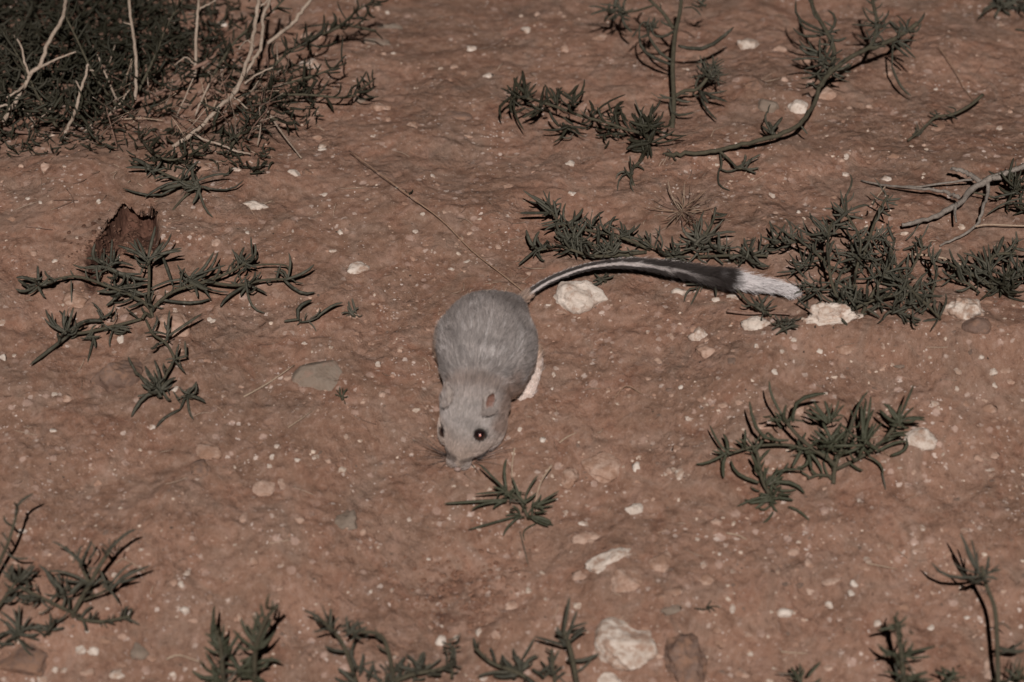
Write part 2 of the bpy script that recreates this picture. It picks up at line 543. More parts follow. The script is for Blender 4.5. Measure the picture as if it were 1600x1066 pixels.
# the stones that stand out, each with what singles it out
BIG = [
    (906, 456, 90, 70, 'w', 0, 'large cream chalk block lying under the animal\'s tail', dict(sub=5, tall=0.75, seed=3, cuts=12, rough=0.14)),
    (499, 583, 88, 64, 'g', 0, 'smooth flat grey stone embedded beside the pale straw', dict(sub=5, tall=0.62, seed=18, cuts=9, rough=0.05)),
    (975, 1000, 98, 92, 'w', 0, 'largest pale pinkish stone at the bottom edge of the picture', dict(sub=5, tall=0.45, seed=29, cuts=8, rough=0.12)),
    (1068, 1022, 68, 100, 'b', 8, 'dark brown oblong stone beside the largest pale stone', dict(sub=5, tall=0.46, seed=32, cuts=3, rough=0.2, knobby=0.24)),
    (1300, 494, 104, 46, 'w', 0, 'knobbly white chalk lump half buried below the big thicket', dict(sub=5, tall=0.95, seed=43, cuts=4, rough=0.2, knobby=0.34)),
    (1512, 482, 84, 58, 'w', -20, 'rough white chalk stone leaning against the far-side bush', dict(sub=5, tall=0.85, seed=47, cuts=9, rough=0.17, knobby=0.14)),
    (1526, 506, 48, 30, 'b', 0, 'rounded brown stone tucked in front of the leaning chalk', dict(sub=4, tall=0.8, seed=53, cuts=3, rough=0.05)),
    (184, 582, 92, 70, 'b', 25, 'broad brown buried boulder with a dark rim', dict(sub=5, tall=0.85, seed=60, cuts=4, rough=0.10)),
    (266, 507, 66, 54, 'p', 0, 'mottled pale stone under the crossing green sprig', dict(sub=4, tall=0.5, seed=61)),
    (122, 466, 52, 36, 'p', 0, 'dull pink stone under the leaves left of the sprawling plant', dict(sub=4, tall=0.4, seed=63)),
    (560, 417, 40, 23, 'w', 10, 'flat white chip alone on bare soil left of the animal\'s back', dict(sub=4, tall=0.5, seed=67)),
    (394, 320, 54, 24, 'w', -6, 'flat white slab with a dark leaf tip over it', dict(sub=4, tall=0.4, seed=71)),
    (459, 270, 25, 17, 'w', 0, 'rounded white stone touching a brown one above the flat slab', dict(sub=3, tall=0.6, seed=73)),
    (480, 269, 18, 16, 'b', 0, 'small brown stone touching a rounded white one', dict(sub=3, tall=0.5, seed=79)),
    (592, 165, 46, 28, 'p', 10, 'long pinkish stone off the tip of the dark bush sprig', dict(sub=4, tall=0.6, seed=83)),
    (561, 154, 26, 20, 'g', 0, 'round grey stone under the dark bush sprig tip', dict(sub=3, tall=0.6, seed=89)),
    (482, 98, 44, 32, 'w', 0, 'angular white stone half hidden behind dark bush leaves', dict(sub=4, tall=0.6, seed=97)),
    (485, 52, 46, 20, 'p', 0, 'pink stone behind the bush near the top edge', dict(sub=4, tall=0.5, seed=101)),
    (1168, 64, 46, 42, 'w', 0, 'round crumbly white chalk between the two far plants', dict(sub=4, tall=0.45, seed=103, knobby=0.18)),
    (1219, 73, 28, 19, 'p', 20, 'pinkish pebble beside the round crumbly chalk', dict(sub=3, tall=0.5, seed=107)),
    (1180, 131, 46, 30, 'b', 0, 'dark pitted stone beneath the round crumbly chalk', dict(sub=4, tall=0.4, seed=109, knobby=0.2)),
    (1200, 161, 40, 34, 'g', 0, 'rounded grey stone beside the arching far stem', dict(sub=4, tall=0.6, seed=113, rough=0.08, cuts=5)),
    (1246, 165, 40, 36, 'w', 30, 'pale angular stone behind the arching far stem', dict(sub=4, tall=0.55, seed=127)),
    (1287, 146, 44, 30, 'p', 0, 'pinkish stone behind the middle of the arching stem', dict(sub=4, tall=0.4, seed=131)),
    (940, 722, 66, 54, 'p', 0, 'large dusty pink stone sunk in soil beyond the front sprig', dict(sub=4, tall=0.3, seed=137)),
    (887, 743, 36, 40, 'p', 0, 'pink crumbly stone next to the front sprig\'s dry straw', dict(sub=4, tall=0.3, seed=139, knobby=0.2)),
    (1092, 520, 36, 28, 'w', 0, 'bright white stone on top of a pinkish one on the bank', dict(sub=4, tall=0.7, seed=149)),
    (1103, 546, 38, 26, 'p', 15, 'pinkish stone just below a bright white one on the bank', dict(sub=4, tall=0.5, seed=151)),
    (990, 795, 34, 23, 'w', 20, 'brightest white stone casting a shadow in front of the animal', dict(sub=4, tall=0.75, seed=157)),
    (950, 871, 84, 27, 'w', 32, 'long narrow white chalk fragment lying diagonally', dict(sub=4, tall=0.5, seed=163, knobby=0.2)),
    (1036, 875, 46, 38, 'p', 0, 'rounded dull pink stone beside the long chalk fragment', dict(sub=4, tall=0.45, seed=167, rough=0.08)),
    (977, 902, 62, 38, 'p', 10, 'soil-coated mound-like stone below the long chalk fragment', dict(sub=4, tall=0.35, seed=173)),
    (917, 838, 50, 22, 'p', 15, 'flat dusty pale stone above the long chalk fragment', dict(sub=4, tall=0.3, seed=179)),
    (1438, 682, 54, 36, 'w', -25, 'bright white rock against the near green plant\'s end', dict(sub=4, tall=0.6, seed=181)),
    (1246, 636, 46, 24, 'p', 0, 'pinkish stone behind the near green plant\'s leaves', dict(sub=4, tall=0.4, seed=191)),
    (541, 811, 44, 38, 'g', 0, 'grey mottled knob of stone in the hollow left of the front sprig', dict(sub=4, tall=0.4, seed=193, knobby=0.2)),
    (412, 761, 36, 28, 'p', 0, 'pink crumbly stone on the open soil at lower left', dict(sub=4, tall=0.25, seed=197)),
    (326, 704, 38, 40, 'p', 30, 'pale triangular stone beside a dark clod', dict(sub=4, tall=0.3, seed=199)),
    (311, 729, 36, 30, 'b', 0, 'dark earth clod against a pale triangular stone', dict(sub=4, tall=0.4, seed=211, knobby=0.25)),
    (38, 1024, 84, 62, 'b', 0, 'big low brown stone in the bottom left corner', dict(sub=4, tall=0.3, seed=223, rough=0.08)),
    (219, 1015, 30, 27, 'g', 0, 'small squarish grey stone near the bottom left plant', dict(sub=3, tall=0.5, seed=227)),
    (588, 62, 54, 26, 'g', 0, 'flat speckled grey stone near the bush top', dict(sub=4, tall=0.25, seed=229)),
    (608, 37, 50, 16, 'g', 0, 'narrow grey stone at the top beside the bush', dict(sub=4, tall=0.3, seed=233)),
    (714, 180, 54, 24, 'b', -12, 'dark low stone slab above the long reddish stalk', dict(sub=4, tall=0.3, seed=239)),
    (937, 57, 38, 26, 'p', 0, 'dusty pale stone left of the upright far stem', dict(sub=4, tall=0.3, seed=241)),
    (1552, 1045, 32, 42, 'p', 0, 'pinkish rough stone behind the tall blurred stem', dict(sub=4, tall=0.4, seed=251)),
    (954, 1060, 50, 24, 'w', 0, 'pale stone cut by the bottom edge under the largest stone', dict(sub=4, tall=0.5, seed=257)),
    (1184, 503, 54, 30, 'w', 0, 'crumbly chalk heap under the white tail tip', dict(sub=4, tall=0.5, seed=263, knobby=0.25)),
    (1228, 955, 31, 19, 'w', 0, 'clean white oval pebble in the open lower right soil', dict(sub=3, tall=0.7, seed=269)),
]
landmarks = []
for (px, py, w, h, k, rot, label, kw) in BIG:
    tag(solid_stone(px, py, w, h, k, rot, **kw), label, 'stone')

# smaller pebbles, placed one by one
PEB = '''
1063,454,30,16,w 1119,468,18,12,w 1144,465,24,14,w 874,488,26,12,p 857,476,10,6,w 865,586,8,9,w 848,686,12,12,w 812,671,8,8,w 951,609,9,9,p
995,729,17,16,w 1192,665,26,14,p 1460,630,15,11,w 1533,557,13,11,w 1497,579,16,13,w 1551,581,16,12,w 1571,578,20,12,p 1581,597,18,12,p 1554,601,10,9,w
1320,545,29,17,p 1405,572,18,9,g 1530,715,20,14,p 1553,710,20,14,p 1547,733,18,9,w 1545,637,28,18,p 893,302,20,16,w 840,257,13,12,w 890,255,18,16,w
796,290,20,15,p 645,194,24,20,p 606,183,17,14,p 731,211,20,12,p 762,116,21,14,w 823,43,27,21,w 840,17,14,12,p 857,66,22,19,p 882,75,19,18,p 1073,106,12,8,w
1359,164,17,13,p 1467,198,28,21,p 1561,199,12,14,w 1322,244,11,16,w 1243,264,18,12,p 1323,272,19,10,w 1386,279,22,16,w 1395,244,24,20,p 1462,137,11,7,w
1561,60,10,9,w 1388,112,20,22,p 1257,92,24,20,p 1226,122,20,16,p 1207,305,14,15,w 1302,307,14,12,p 1248,331,10,9,w 1441,824,14,13,w 1507,827,17,14,p
1355,874,15,13,w 1351,886,20,10,p 1264,877,18,18,p 1239,861,20,15,p 1300,906,34,20,p 1335,911,14,16,w 1330,926,12,12,w 1266,923,14,13,p 1295,944,17,14,w
1412,947,21,16,p 1371,974,15,13,w 1455,981,14,10,w 1295,1042,16,13,p 1437,859,29,14,p 1510,964,13,8,w 1390,852,14,14,p 1513,1032,14,13,p 1325,985,14,12,p
34,829,19,14,w 70,952,25,13,p 126,1013,20,18,w 146,1015,20,16,w 164,998,20,14,p 192,993,17,11,p 184,1053,26,20,w 201,957,15,12,w 178,898,13,10,w
291,895,15,11,w 289,952,18,13,w 270,1053,13,12,w 67,1060,22,17,w 86,1046,11,11,w 100,1046,12,11,w 138,1050,30,14,p 137,984,12,9,w 220,858,9,8,w 238,1027,18,14,p
26,878,22,9,p 190,1036,26,12,p 84,615,13,12,w 104,621,17,14,p 84,673,15,9,w 236,667,17,9,w 273,607,14,14,w 331,501,13,12,w 21,555,10,8,w 4,561,13,16,w
4,505,15,14,w 377,604,13,9,p 476,537,10,9,w 590,571,12,14,w 597,615,14,14,p 432,697,10,9,w 425,714,9,11,w 421,727,13,10,w 465,718,11,8,w 490,715,8,7,w
513,720,15,11,p 541,682,9,10,w 441,754,14,24,p 381,808,14,19,p 395,875,20,17,p 468,813,20,12,p 567,830,12,12,p 271,909,15,14,p 284,912,12,14,w 327,931,13,16,p
437,917,13,13,p 398,960,13,10,w 302,969,18,12,p 689,1002,20,20,w 440,883,9,6,w 798,947,22,18,p 776,992,18,16,p 750,987,16,14,w 905,900,28,18,p 1057,922,24,20,p
1033,932,20,10,p 1105,905,30,16,p 1050,951,34,15,g 1122,981,20,16,p 1125,1004,20,16,p 712,996,20,11,w 756,1060,13,11,w 1100,882,11,13,w 1123,865,9,7,w
44,309,11,8,w 64,316,10,8,w 154,314,10,13,w 17,341,18,16,p 52,395,16,15,p 86,407,11,9,w 338,378,17,16,p 387,363,9,9,w 532,363,13,12,w 310,261,40,18,p
368,265,26,12,w 327,500,13,14,w 145,510,26,16,p 189,530,13,18,w 71,260,20,18,p 101,260,9,8,w 506,304,17,9,w 503,232,17,9,w 523,392,20,7,w 495,215,21,13,p
505,228,21,14,w 584,211,12,9,w 600,82,12,11,p 615,81,12,10,w 738,72,26,20,w 710,102,16,14,p 725,112,14,13,p 605,15,11,7,w 739,164,13,12,p 219,30,13,11,w
346,33,20,16,w 332,52,13,11,w 244,86,10,9,p 88,112,11,9,p 78,32,13,9,p 676,275,9,9,w 683,287,10,8,p 730,408,13,9,w 660,334,9,8,w 706,420,14,8,w
778,385,13,12,p 649,362,11,10,w 573,312,9,8,w 1281,548,12,12,w 1290,615,10,9,w 1270,627,12,10,w 1064,604,9,9,w 1211,581,11,12,w 951,608,8,9,p 1077,654,14,8,w
1058,700,18,14,p 1062,740,20,24,w 1046,735,12,13,p 1130,632,18,12,p 1155,628,16,10,p 1240,530,10,9,w 884,801,11,10,w 911,817,18,9,w 862,607,6,7,w 1013,519,9,9,w
1182,540,9,9,w 1222,549,9,8,w 918,790,9,8,p 1119,815,18,18,p 1093,797,10,9,p 1395,660,9,8,w 1381,720,10,8,w 1405,730,9,6,w 1495,607,11,10,w 1509,630,12,12,p 1090,842,9,7,w
1243,800,12,8,p 1215,893,10,8,w 1145,893,9,7,w 1144,948,10,18,w 1172,1020,10,9,w 1160,1050,30,16,p 1425,1050,12,9,p 640,812,8,9,w 670,873,9,8,w 612,922,8,8,w 580,924,7,6,w
'''
pebble_rows = []
for tok in PEB.split():
    a = tok.split(',')
    pebble_rows.append((float(a[0]), float(a[1]), float(a[2]), float(a[3]), a[4]))

PLACES = [
    (765, 520, "the animal's back"), (720, 700, "the animal's head"), (960, 410, "the dark part of the tail"), (1195, 440, 'the white tail tip'),
    (826, 600, "the animal's hind foot"), (200, 370, 'the burrow mouth'), (80, 60, 'the dense dark bush'), (330, 120, 'the bare pale bush branches'),
    (520, 110, "the bush's right-hand sprigs"), (300, 280, 'the starry sprig below the bush'), (100, 440, 'the left end of the sprawling plant'),
    (320, 430, 'the sprawling plant'), (440, 435, 'the right end of the sprawling plant'), (130, 515, 'the dark rosette plant'), (260, 610, 'the plant on the buried boulder'),
    (490, 492, 'the small curved sprig'), (499, 583, 'the smooth grey stone'), (690, 350, 'the long reddish stalk'), (880, 170, 'the far dark sprig'),
    (1012, 200, 'the dark leaf rosette'), (1055, 60, 'the upright far stem'), (1110, 115, 'the bristly leaf knob'), (1280, 130, 'the arching far stem'),
    (1385, 60, "the arching stem's tip"), (1165, 255, "the arching stem's root"), (1480, 185, 'the fallen thin sprig'), (1067, 325, 'the dry grass tuft'),
    (900, 360, 'the plant behind the tail'), (1320, 380, 'the big thicket'), (1500, 300, 'the grey dead branch'), (1550, 430, 'the far-side bush'),
    (1300, 494, 'the knobbly chalk lump'), (1512, 482, 'the leaning chalk stone'), (1092, 530, 'the two stacked bank stones'), (906, 460, 'the cream chalk block'),
    (1300, 690, 'the near green plant'), (1130, 710, "the near green plant's long arm"), (1438, 682, 'the bright white rock'), (800, 785, 'the front sprig'),
    (990, 795, 'the brightest white stone'), (950, 872, 'the long chalk fragment'), (975, 1000, 'the largest pale stone'), (1068, 1022, 'the dark oblong stone'),
    (725, 925, 'the patch of freshly dug soil'), (1228, 955, 'the white oval pebble'), (1400, 1020, 'the fuzzy green shoot'), (1545, 930, 'the tall blurred stem'),
    (130, 920, 'the bottom left plant'), (38, 1024, 'the low brown corner stone'), (380, 1020, 'the blurred upright plant'), (560, 1010, 'the dark forked plant'),
    (880, 1000, 'the forked near sprig'), (412, 761, 'the pink crumbly stone'), (541, 811, 'the grey mottled knob'), (318, 715, 'the dark clod'), (1545, 600, 'the right edge'),
    (1350, 880, 'the open lower right soil'), (592, 165, 'the long pinkish stone'), (394, 320, 'the flat white slab'), (590, 50, 'the speckled grey stones'), (714, 180, 'the dark low slab'),
    (560, 417, 'the lone flat white chip'), (1168, 64, 'the round crumbly chalk'), (940, 722, 'the large dusty pink stone'),
]
COLOUR = {'w': 'whitish', 'p': 'pinkish', 'g': 'grey', 'b': 'brown'}


def place_words(px, py):
    q = min(PLACES, key=lambda t: (t[0] - px) ** 2 + (t[1] - py) ** 2)
    dx, dy = px - q[0], py - q[1]
    if abs(dx) > 1.6 * abs(dy):
        rel = 'right of' if dx > 0 else 'left of'
    elif abs(dy) > 1.6 * abs(dx):
        rel = 'below' if dy > 0 else 'above'
    else:
        rel = ('below and ' if dy > 0 else 'above and ') + ('right of' if dx > 0 else 'left of')
    return rel + ' ' + q[2]


def shape_word(w, h):
    if w > 1.75 * h:
        return 'elongated '
    if h > 1.2 * w:
        return 'upright '
    return ''


shared_pebbles = []
for s in range(20):
    v, f = stone_shape(2, 400 + s, 10, 0.34)
    me = mesh_from('pebble', v, f)
    me.materials.append(MAT['w'])
    shared_pebbles.append(me)
labels = {}
for i, (px, py, w, h, k) in enumerate(pebble_rows):
    o = solid_stone(px, py, w, h, k, rnd.uniform(-14, 14) + rnd.choice((0, 180)), tall=rnd.uniform(0.22, 0.55), shared=shared_pebbles[(i * 7) % 20])
    size = 'tiny' if max(w, h) < 10.5 else 'small' if max(w, h) < 19 else 'fair-sized'
    lab = f'{size} {shape_word(w, h)}{COLOUR[k]} pebble {place_words(px, py)}'
    labels.setdefault(lab, []).append((w * h, px, o))
for lab, lst in labels.items():
    if len(lst) == 1:
        names = [lab]
    elif len(lst) == 2:
        names = ['smaller ' + lab, 'larger ' + lab]
    else:
        names = [lab + ', leftmost of three', lab + ', middle of three', lab + ', rightmost of three'][:len(lst)]
        if len(lst) > 3:
            names = [lab + ', ' + wd for wd in ('leftmost of its row', 'second of its row', 'third of its row', 'fourth of its row', 'fifth of its row', 'sixth of its row')[:len(lst)]]
    lst.sort(key=lambda t: t[0] if len(lst) == 2 else t[1])
    for nm, (_, _, o) in zip(names, lst):
        tag(o, nm, 'pebble', 'pebbles scattered over the soil')

# grit too small to count
gv, gf, gcol = [], [], []
base_v, base_f = ICO[1]
base_f = np.array(base_f)
N_GRIT = 6500
gp = np.stack([rng.uniform(-20, 1620, N_GRIT), rng.uniform(-20, 1090, N_GRIT)], -1)
dens = vnoise(np.stack([gp[:, 0] / 120, gp[:, 1] / 80, gp[:, 0] * 0], -1), 5)
gp = gp[(1.5 * dens + rng.uniform(-0.7, 0.7, N_GRIT)) > 0.05]
gpos = on_ground(gp[:, 0], gp[:, 1])
n = len(gpos)
size = 0.00030 * np.exp(rng.normal(0, 0.62, n))
size = np.clip(size, 0.00016, 0.0017)
ang = rng.uniform(0, 6.283, n)
bv = np.stack([base_v * (1 + 0.35 * rng.normal(size=(len(base_v), 1))) for _ in range(n)], 0)
bv = bv * (size[:, None] * rng.uniform(0.6, 1.3, (n, 3)))[:, None, :]
ca, sa = np.cos(ang)[:, None], np.sin(ang)[:, None]
bx = bv[:, :, 0] * ca - bv[:, :, 1] * sa
by = bv[:, :, 0] * sa + bv[:, :, 1] * ca
allv = np.stack([bx + gpos[:, 0:1], by + gpos[:, 1:2], bv[:, :, 2] * 0.6 + gpos[:, 2:3] - size[:, None] * 0.12], -1).reshape(-1, 3)
allf = (base_f[None] + (np.arange(n) * len(base_v))[:, None, None]).reshape(-1, 3)
crumb_v, crumb_f = ICO[2]
crumb_f = np.array(crumb_f)
NC = 5200
cp = np.stack([rng.uniform(-20, 1620, NC), rng.uniform(-20, 1090, NC)], -1)
cd = fbm(np.stack([cp[:, 0] / 95, cp[:, 1] / 60, cp[:, 0] * 0], -1), 2, 15)
cd = cd + 0.30 * smooth(820, 1000, cp[:, 0]) * smooth(430, 560, cp[:, 1])
cp = cp[(cd + rng.uniform(-0.4, 0.4, NC)) > 0.22]
cpos = on_ground(cp[:, 0], cp[:, 1])
nc = len(cpos)
csz = np.clip(0.00095 * np.exp(rng.normal(0, 0.45, nc)), 0.0005, 0.0026)
cshape = np.stack([stone_shape(2, 700 + q, 6, 0.40)[0] for q in range(24)], 0)[rng.integers(0, 24, nc)]
cshape = cshape * (csz[:, None] * rng.uniform(0.7, 1.4, (nc, 3)))[:, None, :]
cang = rng.uniform(0, 6.283, nc)
cc_, ss_ = np.cos(cang)[:, None], np.sin(cang)[:, None]
cv = np.stack([cshape[:, :, 0] * cc_ - cshape[:, :, 1] * ss_ + cpos[:, 0:1], cshape[:, :, 0] * ss_ + cshape[:, :, 1] * cc_ + cpos[:, 1:2], cshape[:, :, 2] * 0.45 + cpos[:, 2:3] - csz[:, None] * 0.10], -1).reshape(-1, 3)
cf = (crumb_f[None] + (np.arange(nc) * len(crumb_v))[:, None, None]).reshape(-1, 3) + len(allv)
grit_me = mesh_from('grit', np.concatenate([allv, cv]), np.concatenate([allf, cf]), False)
tone = rng.choice(4, n, p=[0.10, 0.42, 0.31, 0.17])
pal = np.array([[0.46, 0.36, 0.30], [0.32, 0.20, 0.15], [0.19, 0.11, 0.08], [0.06, 0.042, 0.033]])
gc = pal[tone] * rng.uniform(0.75, 1.25, (n, 1))
ca_ = grit_me.attributes.new('tone', 'FLOAT_COLOR', 'POINT')
cpal = np.array([[0.50, 0.39, 0.315], [0.38, 0.255, 0.195], [0.30, 0.18, 0.13], [0.15, 0.10, 0.078]])
ccol = cpal[rng.choice(4, nc, p=[0.26, 0.34, 0.28, 0.12])] * rng.uniform(0.8, 1.2, (nc, 1))
ccol = np.repeat(ccol, len(crumb_v), axis=0)
dusty = smooth(-0.1, 0.5, fbm(cv / 0.0016, 2, 33))[:, None] * 0.65
ccol = ccol * (1 - dusty) + np.array([0.225, 0.130, 0.090]) * dusty
gcol = np.concatenate([np.repeat(gc, len(base_v), axis=0), ccol])
ca_.data.foreach_set('color', np.concatenate([gcol, np.ones((len(gcol), 1))], 1).astype(np.float32).ravel())
m = Nodes('grit')
MAT['grit'] = m.finish(m.n('ShaderNodeAttribute', attribute_name='tone').outputs['Color'], 0.9, 0.15)
tag(link('grit', grit_me, MAT['grit']), 'fine pale and dark grit strewn over the soil', 'grit', kind='stuff')


# crumbly clods of dug soil, too many to count
def crumbs(spots, label, c0, c1):
    kv, kf, k0 = [], [], 0
    kp = on_ground([q[0] for q in spots], [q[1] for q in spots])
    for (px, py, r_), p in zip(spots, kp):
        v = stone_shape(2, 900 + rnd.randrange(20), 5, 0.45)[0]
        v = v * np.array([1, rnd.uniform(0.7, 1.2), rnd.uniform(0.4, 0.7)]) * r_ / 1000
        kv.append(v + p)
        kf += [tuple(w + k0 for w in fc) for fc in ICO[2][1]]
        k0 += len(v)
    m = Nodes('dug_soil')
    kc = m.mix(m.ramp(m.noise(m.coords(), 260.0, 4, 0.7), 0.35, 0.65), c0, c1)
    tag(link('soil_crumbs', mesh_from('soil_crumbs', np.concatenate(kv), kf), m.finish(kc, 0.95, 0.1)), label, 'soil', kind='stuff')


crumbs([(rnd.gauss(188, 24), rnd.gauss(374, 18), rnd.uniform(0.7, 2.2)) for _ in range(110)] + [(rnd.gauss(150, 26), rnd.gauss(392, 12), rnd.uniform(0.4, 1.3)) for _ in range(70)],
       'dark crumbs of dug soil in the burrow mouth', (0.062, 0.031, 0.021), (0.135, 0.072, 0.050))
crumbs([(rnd.gauss(728, 46), rnd.gauss(925, 30), rnd.uniform(0.6, 2.0)) for _ in range(200)], 'reddish crumbs on the patch of dug soil', (0.150, 0.074, 0.049), (0.235, 0.130, 0.090))

# ------------------------------------------------------------------ tubes: stems, straws, whiskers
def smooth_path(pts, per=5):
    pts = np.asarray(pts, float)
    if len(pts) < 3:
        t = np.linspace(0, 1, per + 1)[:, None]
        return pts[0] * (1 - t) + pts[-1] * t
    e = np.vstack([2 * pts[0] - pts[1], pts, 2 * pts[-1] - pts[-2]])
    out = []
    for i in range(1, len(e) - 2):
        p0, p1, p2, p3 = e[i - 1], e[i], e[i + 1], e[i + 2]
        for t in np.linspace(0, 1, per, endpoint=False):
            out.append(0.5 * (2 * p1 + (p2 - p0) * t + (2 * p0 - 5 * p1 + 4 * p2 - p3) * t * t + (3 * p1 - p0 - 3 * p2 + p3) * t ** 3))
    out.append(e[-2])
    return np.array(out)


def tube_arrays(path, r, sides=6):
    path = np.asarray(path, float)
    n = len(path)
    tan = np.gradient(path, axis=0)
    tan /= np.linalg.norm(tan, axis=1)[:, None] + 1e-12
    ref = np.array([0.13, 0.21, 0.97])
    if abs(tan[0] @ ref) > 0.9:
        ref = np.array([0.97, 0.2, 0.1])
    verts, faces = [], []
    u = np.cross(tan[0], ref)
    for i in range(n):
        u = u - tan[i] * (u @ tan[i])
        u /= np.linalg.norm(u) + 1e-12
        w = np.cross(tan[i], u)
        for k in range(sides):
            a = 2 * math.pi * k / sides
            verts.append(path[i] + r[i] * (math.cos(a) * u + math.sin(a) * w))
    for i in range(n - 1):
        for k in range(sides):
            k2 = (k + 1) % sides
            faces.append((i * sides + k, i * sides + k2, (i + 1) * sides + k2, (i + 1) * sides + k))
    faces.append(tuple(range(sides))[::-1])
    faces.append(tuple((n - 1) * sides + k for k in range(sides)))
    return verts, faces


def straw_path(pts):
    """pts: (px, py, height mm)"""
    p = np.array(pts, float)
    return smooth_path(on_ground(p[:, 0], p[:, 1], p[:, 2] / 1000), 5)


def straw(pts, wpx, mat, label, name='dry_stalk'):
    path = straw_path(pts)
    c = path[0].copy()
    r = np.linspace(wpx, wpx * 0.6, len(path)) * S / 2
    v, f = tube_arrays(path - c, r, 5)
    o = link(name, mesh_from(name, v, f), MAT[mat])
    o.location = c
    return tag(o, label, 'stalk', 'loose dry stalks')


straw([(825, 461, 2), (780, 425, 2), (738, 392, 2), (690, 344, 3), (640, 306, 5), (600, 276, 6), (546, 235, 6)], 2.6, 'red_straw', 'long thin reddish stalk running diagonally to the animal\'s rump')
straw([(381, 620, 1.5), (420, 598, 2), (460, 570, 2.5)], 3.0, 'straw', 'pale straw pointing at the smooth grey stone')
straw([(415, 168, 14), (440, 205, 9), (471, 247, 2)], 4.0, 'pale_bark', 'stiff pale twig leaning out of the dark bush')
straw([(1421, 397, 12), (1466, 402, 12), (1505, 415, 9), (1545, 430, 5)], 4.6, 'straw', 'yellowish straw lying across the far-side bush')
straw([(804, 700, 14), (800, 730, 8), (801, 765, 2)], 2.6, 'straw', 'upright pale straw standing beside the front sprig')
straw([(862, 727, 16), (846, 752, 12), (838, 780, 6), (839, 805, 1)], 3.0, 'straw', 'curved pale straw rising out of the front sprig')
straw([(1465, 70, 3), (1490, 105, 4), (1510, 140, 2), (1525, 158, 1)], 2.0, 'red_straw', 'thin dry stalk above the fallen thin sprig')
straw([(874, 692, 1.0), (886, 683, 1.5), (901, 676, 1.0)], 3.0, 'straw', 'short white straw above the large dusty pink stone')
straw([(960, 622, 1), (979, 603, 5), (1005, 617, 1)], 2.0, 'red_straw', 'bent dark wisp on the slope right of the hind foot')
straw([(1136, 486, 5), (1170, 490, 4), (1200, 489, 4), (1235, 492, 3)], 5.5, 'brown_bark', 'dark twig lying under the white tail tip')
straw([(180, 880, 1), (196, 874, 2), (232, 897, 1)], 1.8, 'straw', 'thin straw by the bottom left plant')
straw([(260, 1030, 2), (280, 1024, 4), (312, 1034, 2)], 3.4, 'straw', 'arched pale straw left of the blurred upright plant')
straw([(190, 184, 3), (222, 182, 4), (255, 187, 3)], 2.4, 'straw', 'grey straw lying under the bare pale branches')
straw([(450, 668, 1), (470, 655, 2), (487, 642, 1)], 2.0, 'straw', 'pale straw on open soil below the smooth grey stone')
straw([(40, 354, 1), (62, 356, 2), (82, 359, 1)], 2.4, 'brown_bark', 'brown twig left of the burrow mouth')
straw([(1379, 700, 1), (1392, 712, 1.5), (1440, 700, 1)], 1.6, 'red_straw', 'thin root trailing from the bright white rock')
straw([(1355, 880, 1), (1375, 884, 1.4), (1402, 889, 1)], 2.2, 'straw', 'pale straw beside a pebble on the lower right soil')
straw([(1220, 1018, 1), (1240, 1020, 1.2), (1262, 1021, 1)], 2.6, 'straw', 'short straw below the white oval pebble')
straw([(1135, 833, 1), (1152, 836, 1.6), (1167, 843, 1)], 3.0, 'straw', 'curved pale straw below the near green plant')

# straw litter, roots and chaff nobody could count
lv, lf = [], []
for i in range(330):
    zone = rnd.random()
    if zone < 0.22:
        px, py = rnd.uniform(0, 420), rnd.uniform(150, 330)
    elif zone < 0.36:
        px, py = rnd.gauss(1060, 60), rnd.gauss(290, 40)
    elif zone < 0.46:
        px, py = rnd.uniform(690, 830), rnd.uniform(330, 460)
    else:
        px, py = rnd.uniform(0, 1600), rnd.uniform(0, 1066)
    L = rnd.uniform(8, 42) if rnd.random() < 0.5 else rnd.uniform(6, 18)
    a = rnd.gauss(0.2, 0.8)
    b = a + rnd.gauss(0, 0.35)
    q = np.array([[px, py], [px + L * .5 * math.cos(a), py - L * .5 * math.sin(a) * 0.7], [px + L * .5 * (math.cos(a) + math.cos(b)), py - L * .5 * (math.sin(a) + math.sin(b)) * 0.7]])
    P3 = on_ground(q[:, 0], q[:, 1], np.array([0.0002, rnd.uniform(0.0004, 0.0016), 0.0003]))
    path = smooth_path(P3, 3)
    v, f = tube_arrays(path, np.full(len(path), rnd.uniform(0.4, 0.85) * S), 3)
    o0 = len(lv)
    lv += v
    lf += [tuple(k + o0 for k in fc) for fc in f]
m = Nodes('litter')
cl = m.ramp(m.noise(m.coords(), 30.0, 2, 0.6), 0.40, 0.60)
MAT['litter'] = m.finish(m.mix(cl, (0.40, 0.29, 0.215), (0.13, 0.075, 0.055)), 0.85, 0.15)
tag(link('straw_litter', mesh_from('straw_litter', lv, lf), MAT['litter']), 'thin dry straw and root litter strewn over the soil', 'litter', kind='stuff')

# ------------------------------------------------------------------ plants with needle leaves
RATIOS = (0.012, 0.024, 0.036, 0.052, 0.085)
BOWS = (0.0, 0.08, 0.17, 0.28)
LEAF = {}
for ri, ra in enumerate(RATIOS):
    for bi, bo in enumerate(BOWS):
        for va in range(2):
            tt = np.array([0, 0.12, 0.34, 0.58, 0.80, 0.94, 1.0])
            skew = 0.5 + (0.14 if va else -0.10)
            arch = np.where(tt < skew, np.sin(tt / skew * math.pi / 2), np.cos((tt - skew) / (1 - skew) * math.pi / 2))
            wob = 0.018 * np.sin(tt * 7 + va * 2) * (1 - tt) * tt * 4
            path = np.stack([tt, wob, bo * arch], -1)
            rad = ra * np.array([0.62, 0.86, 1.0, 1.0, 0.86, 0.55, 0.10])
            v, f = tube_arrays(path, rad, 5)
            LEAF[ri, bi, va] = mesh_from('leaf', v, f)


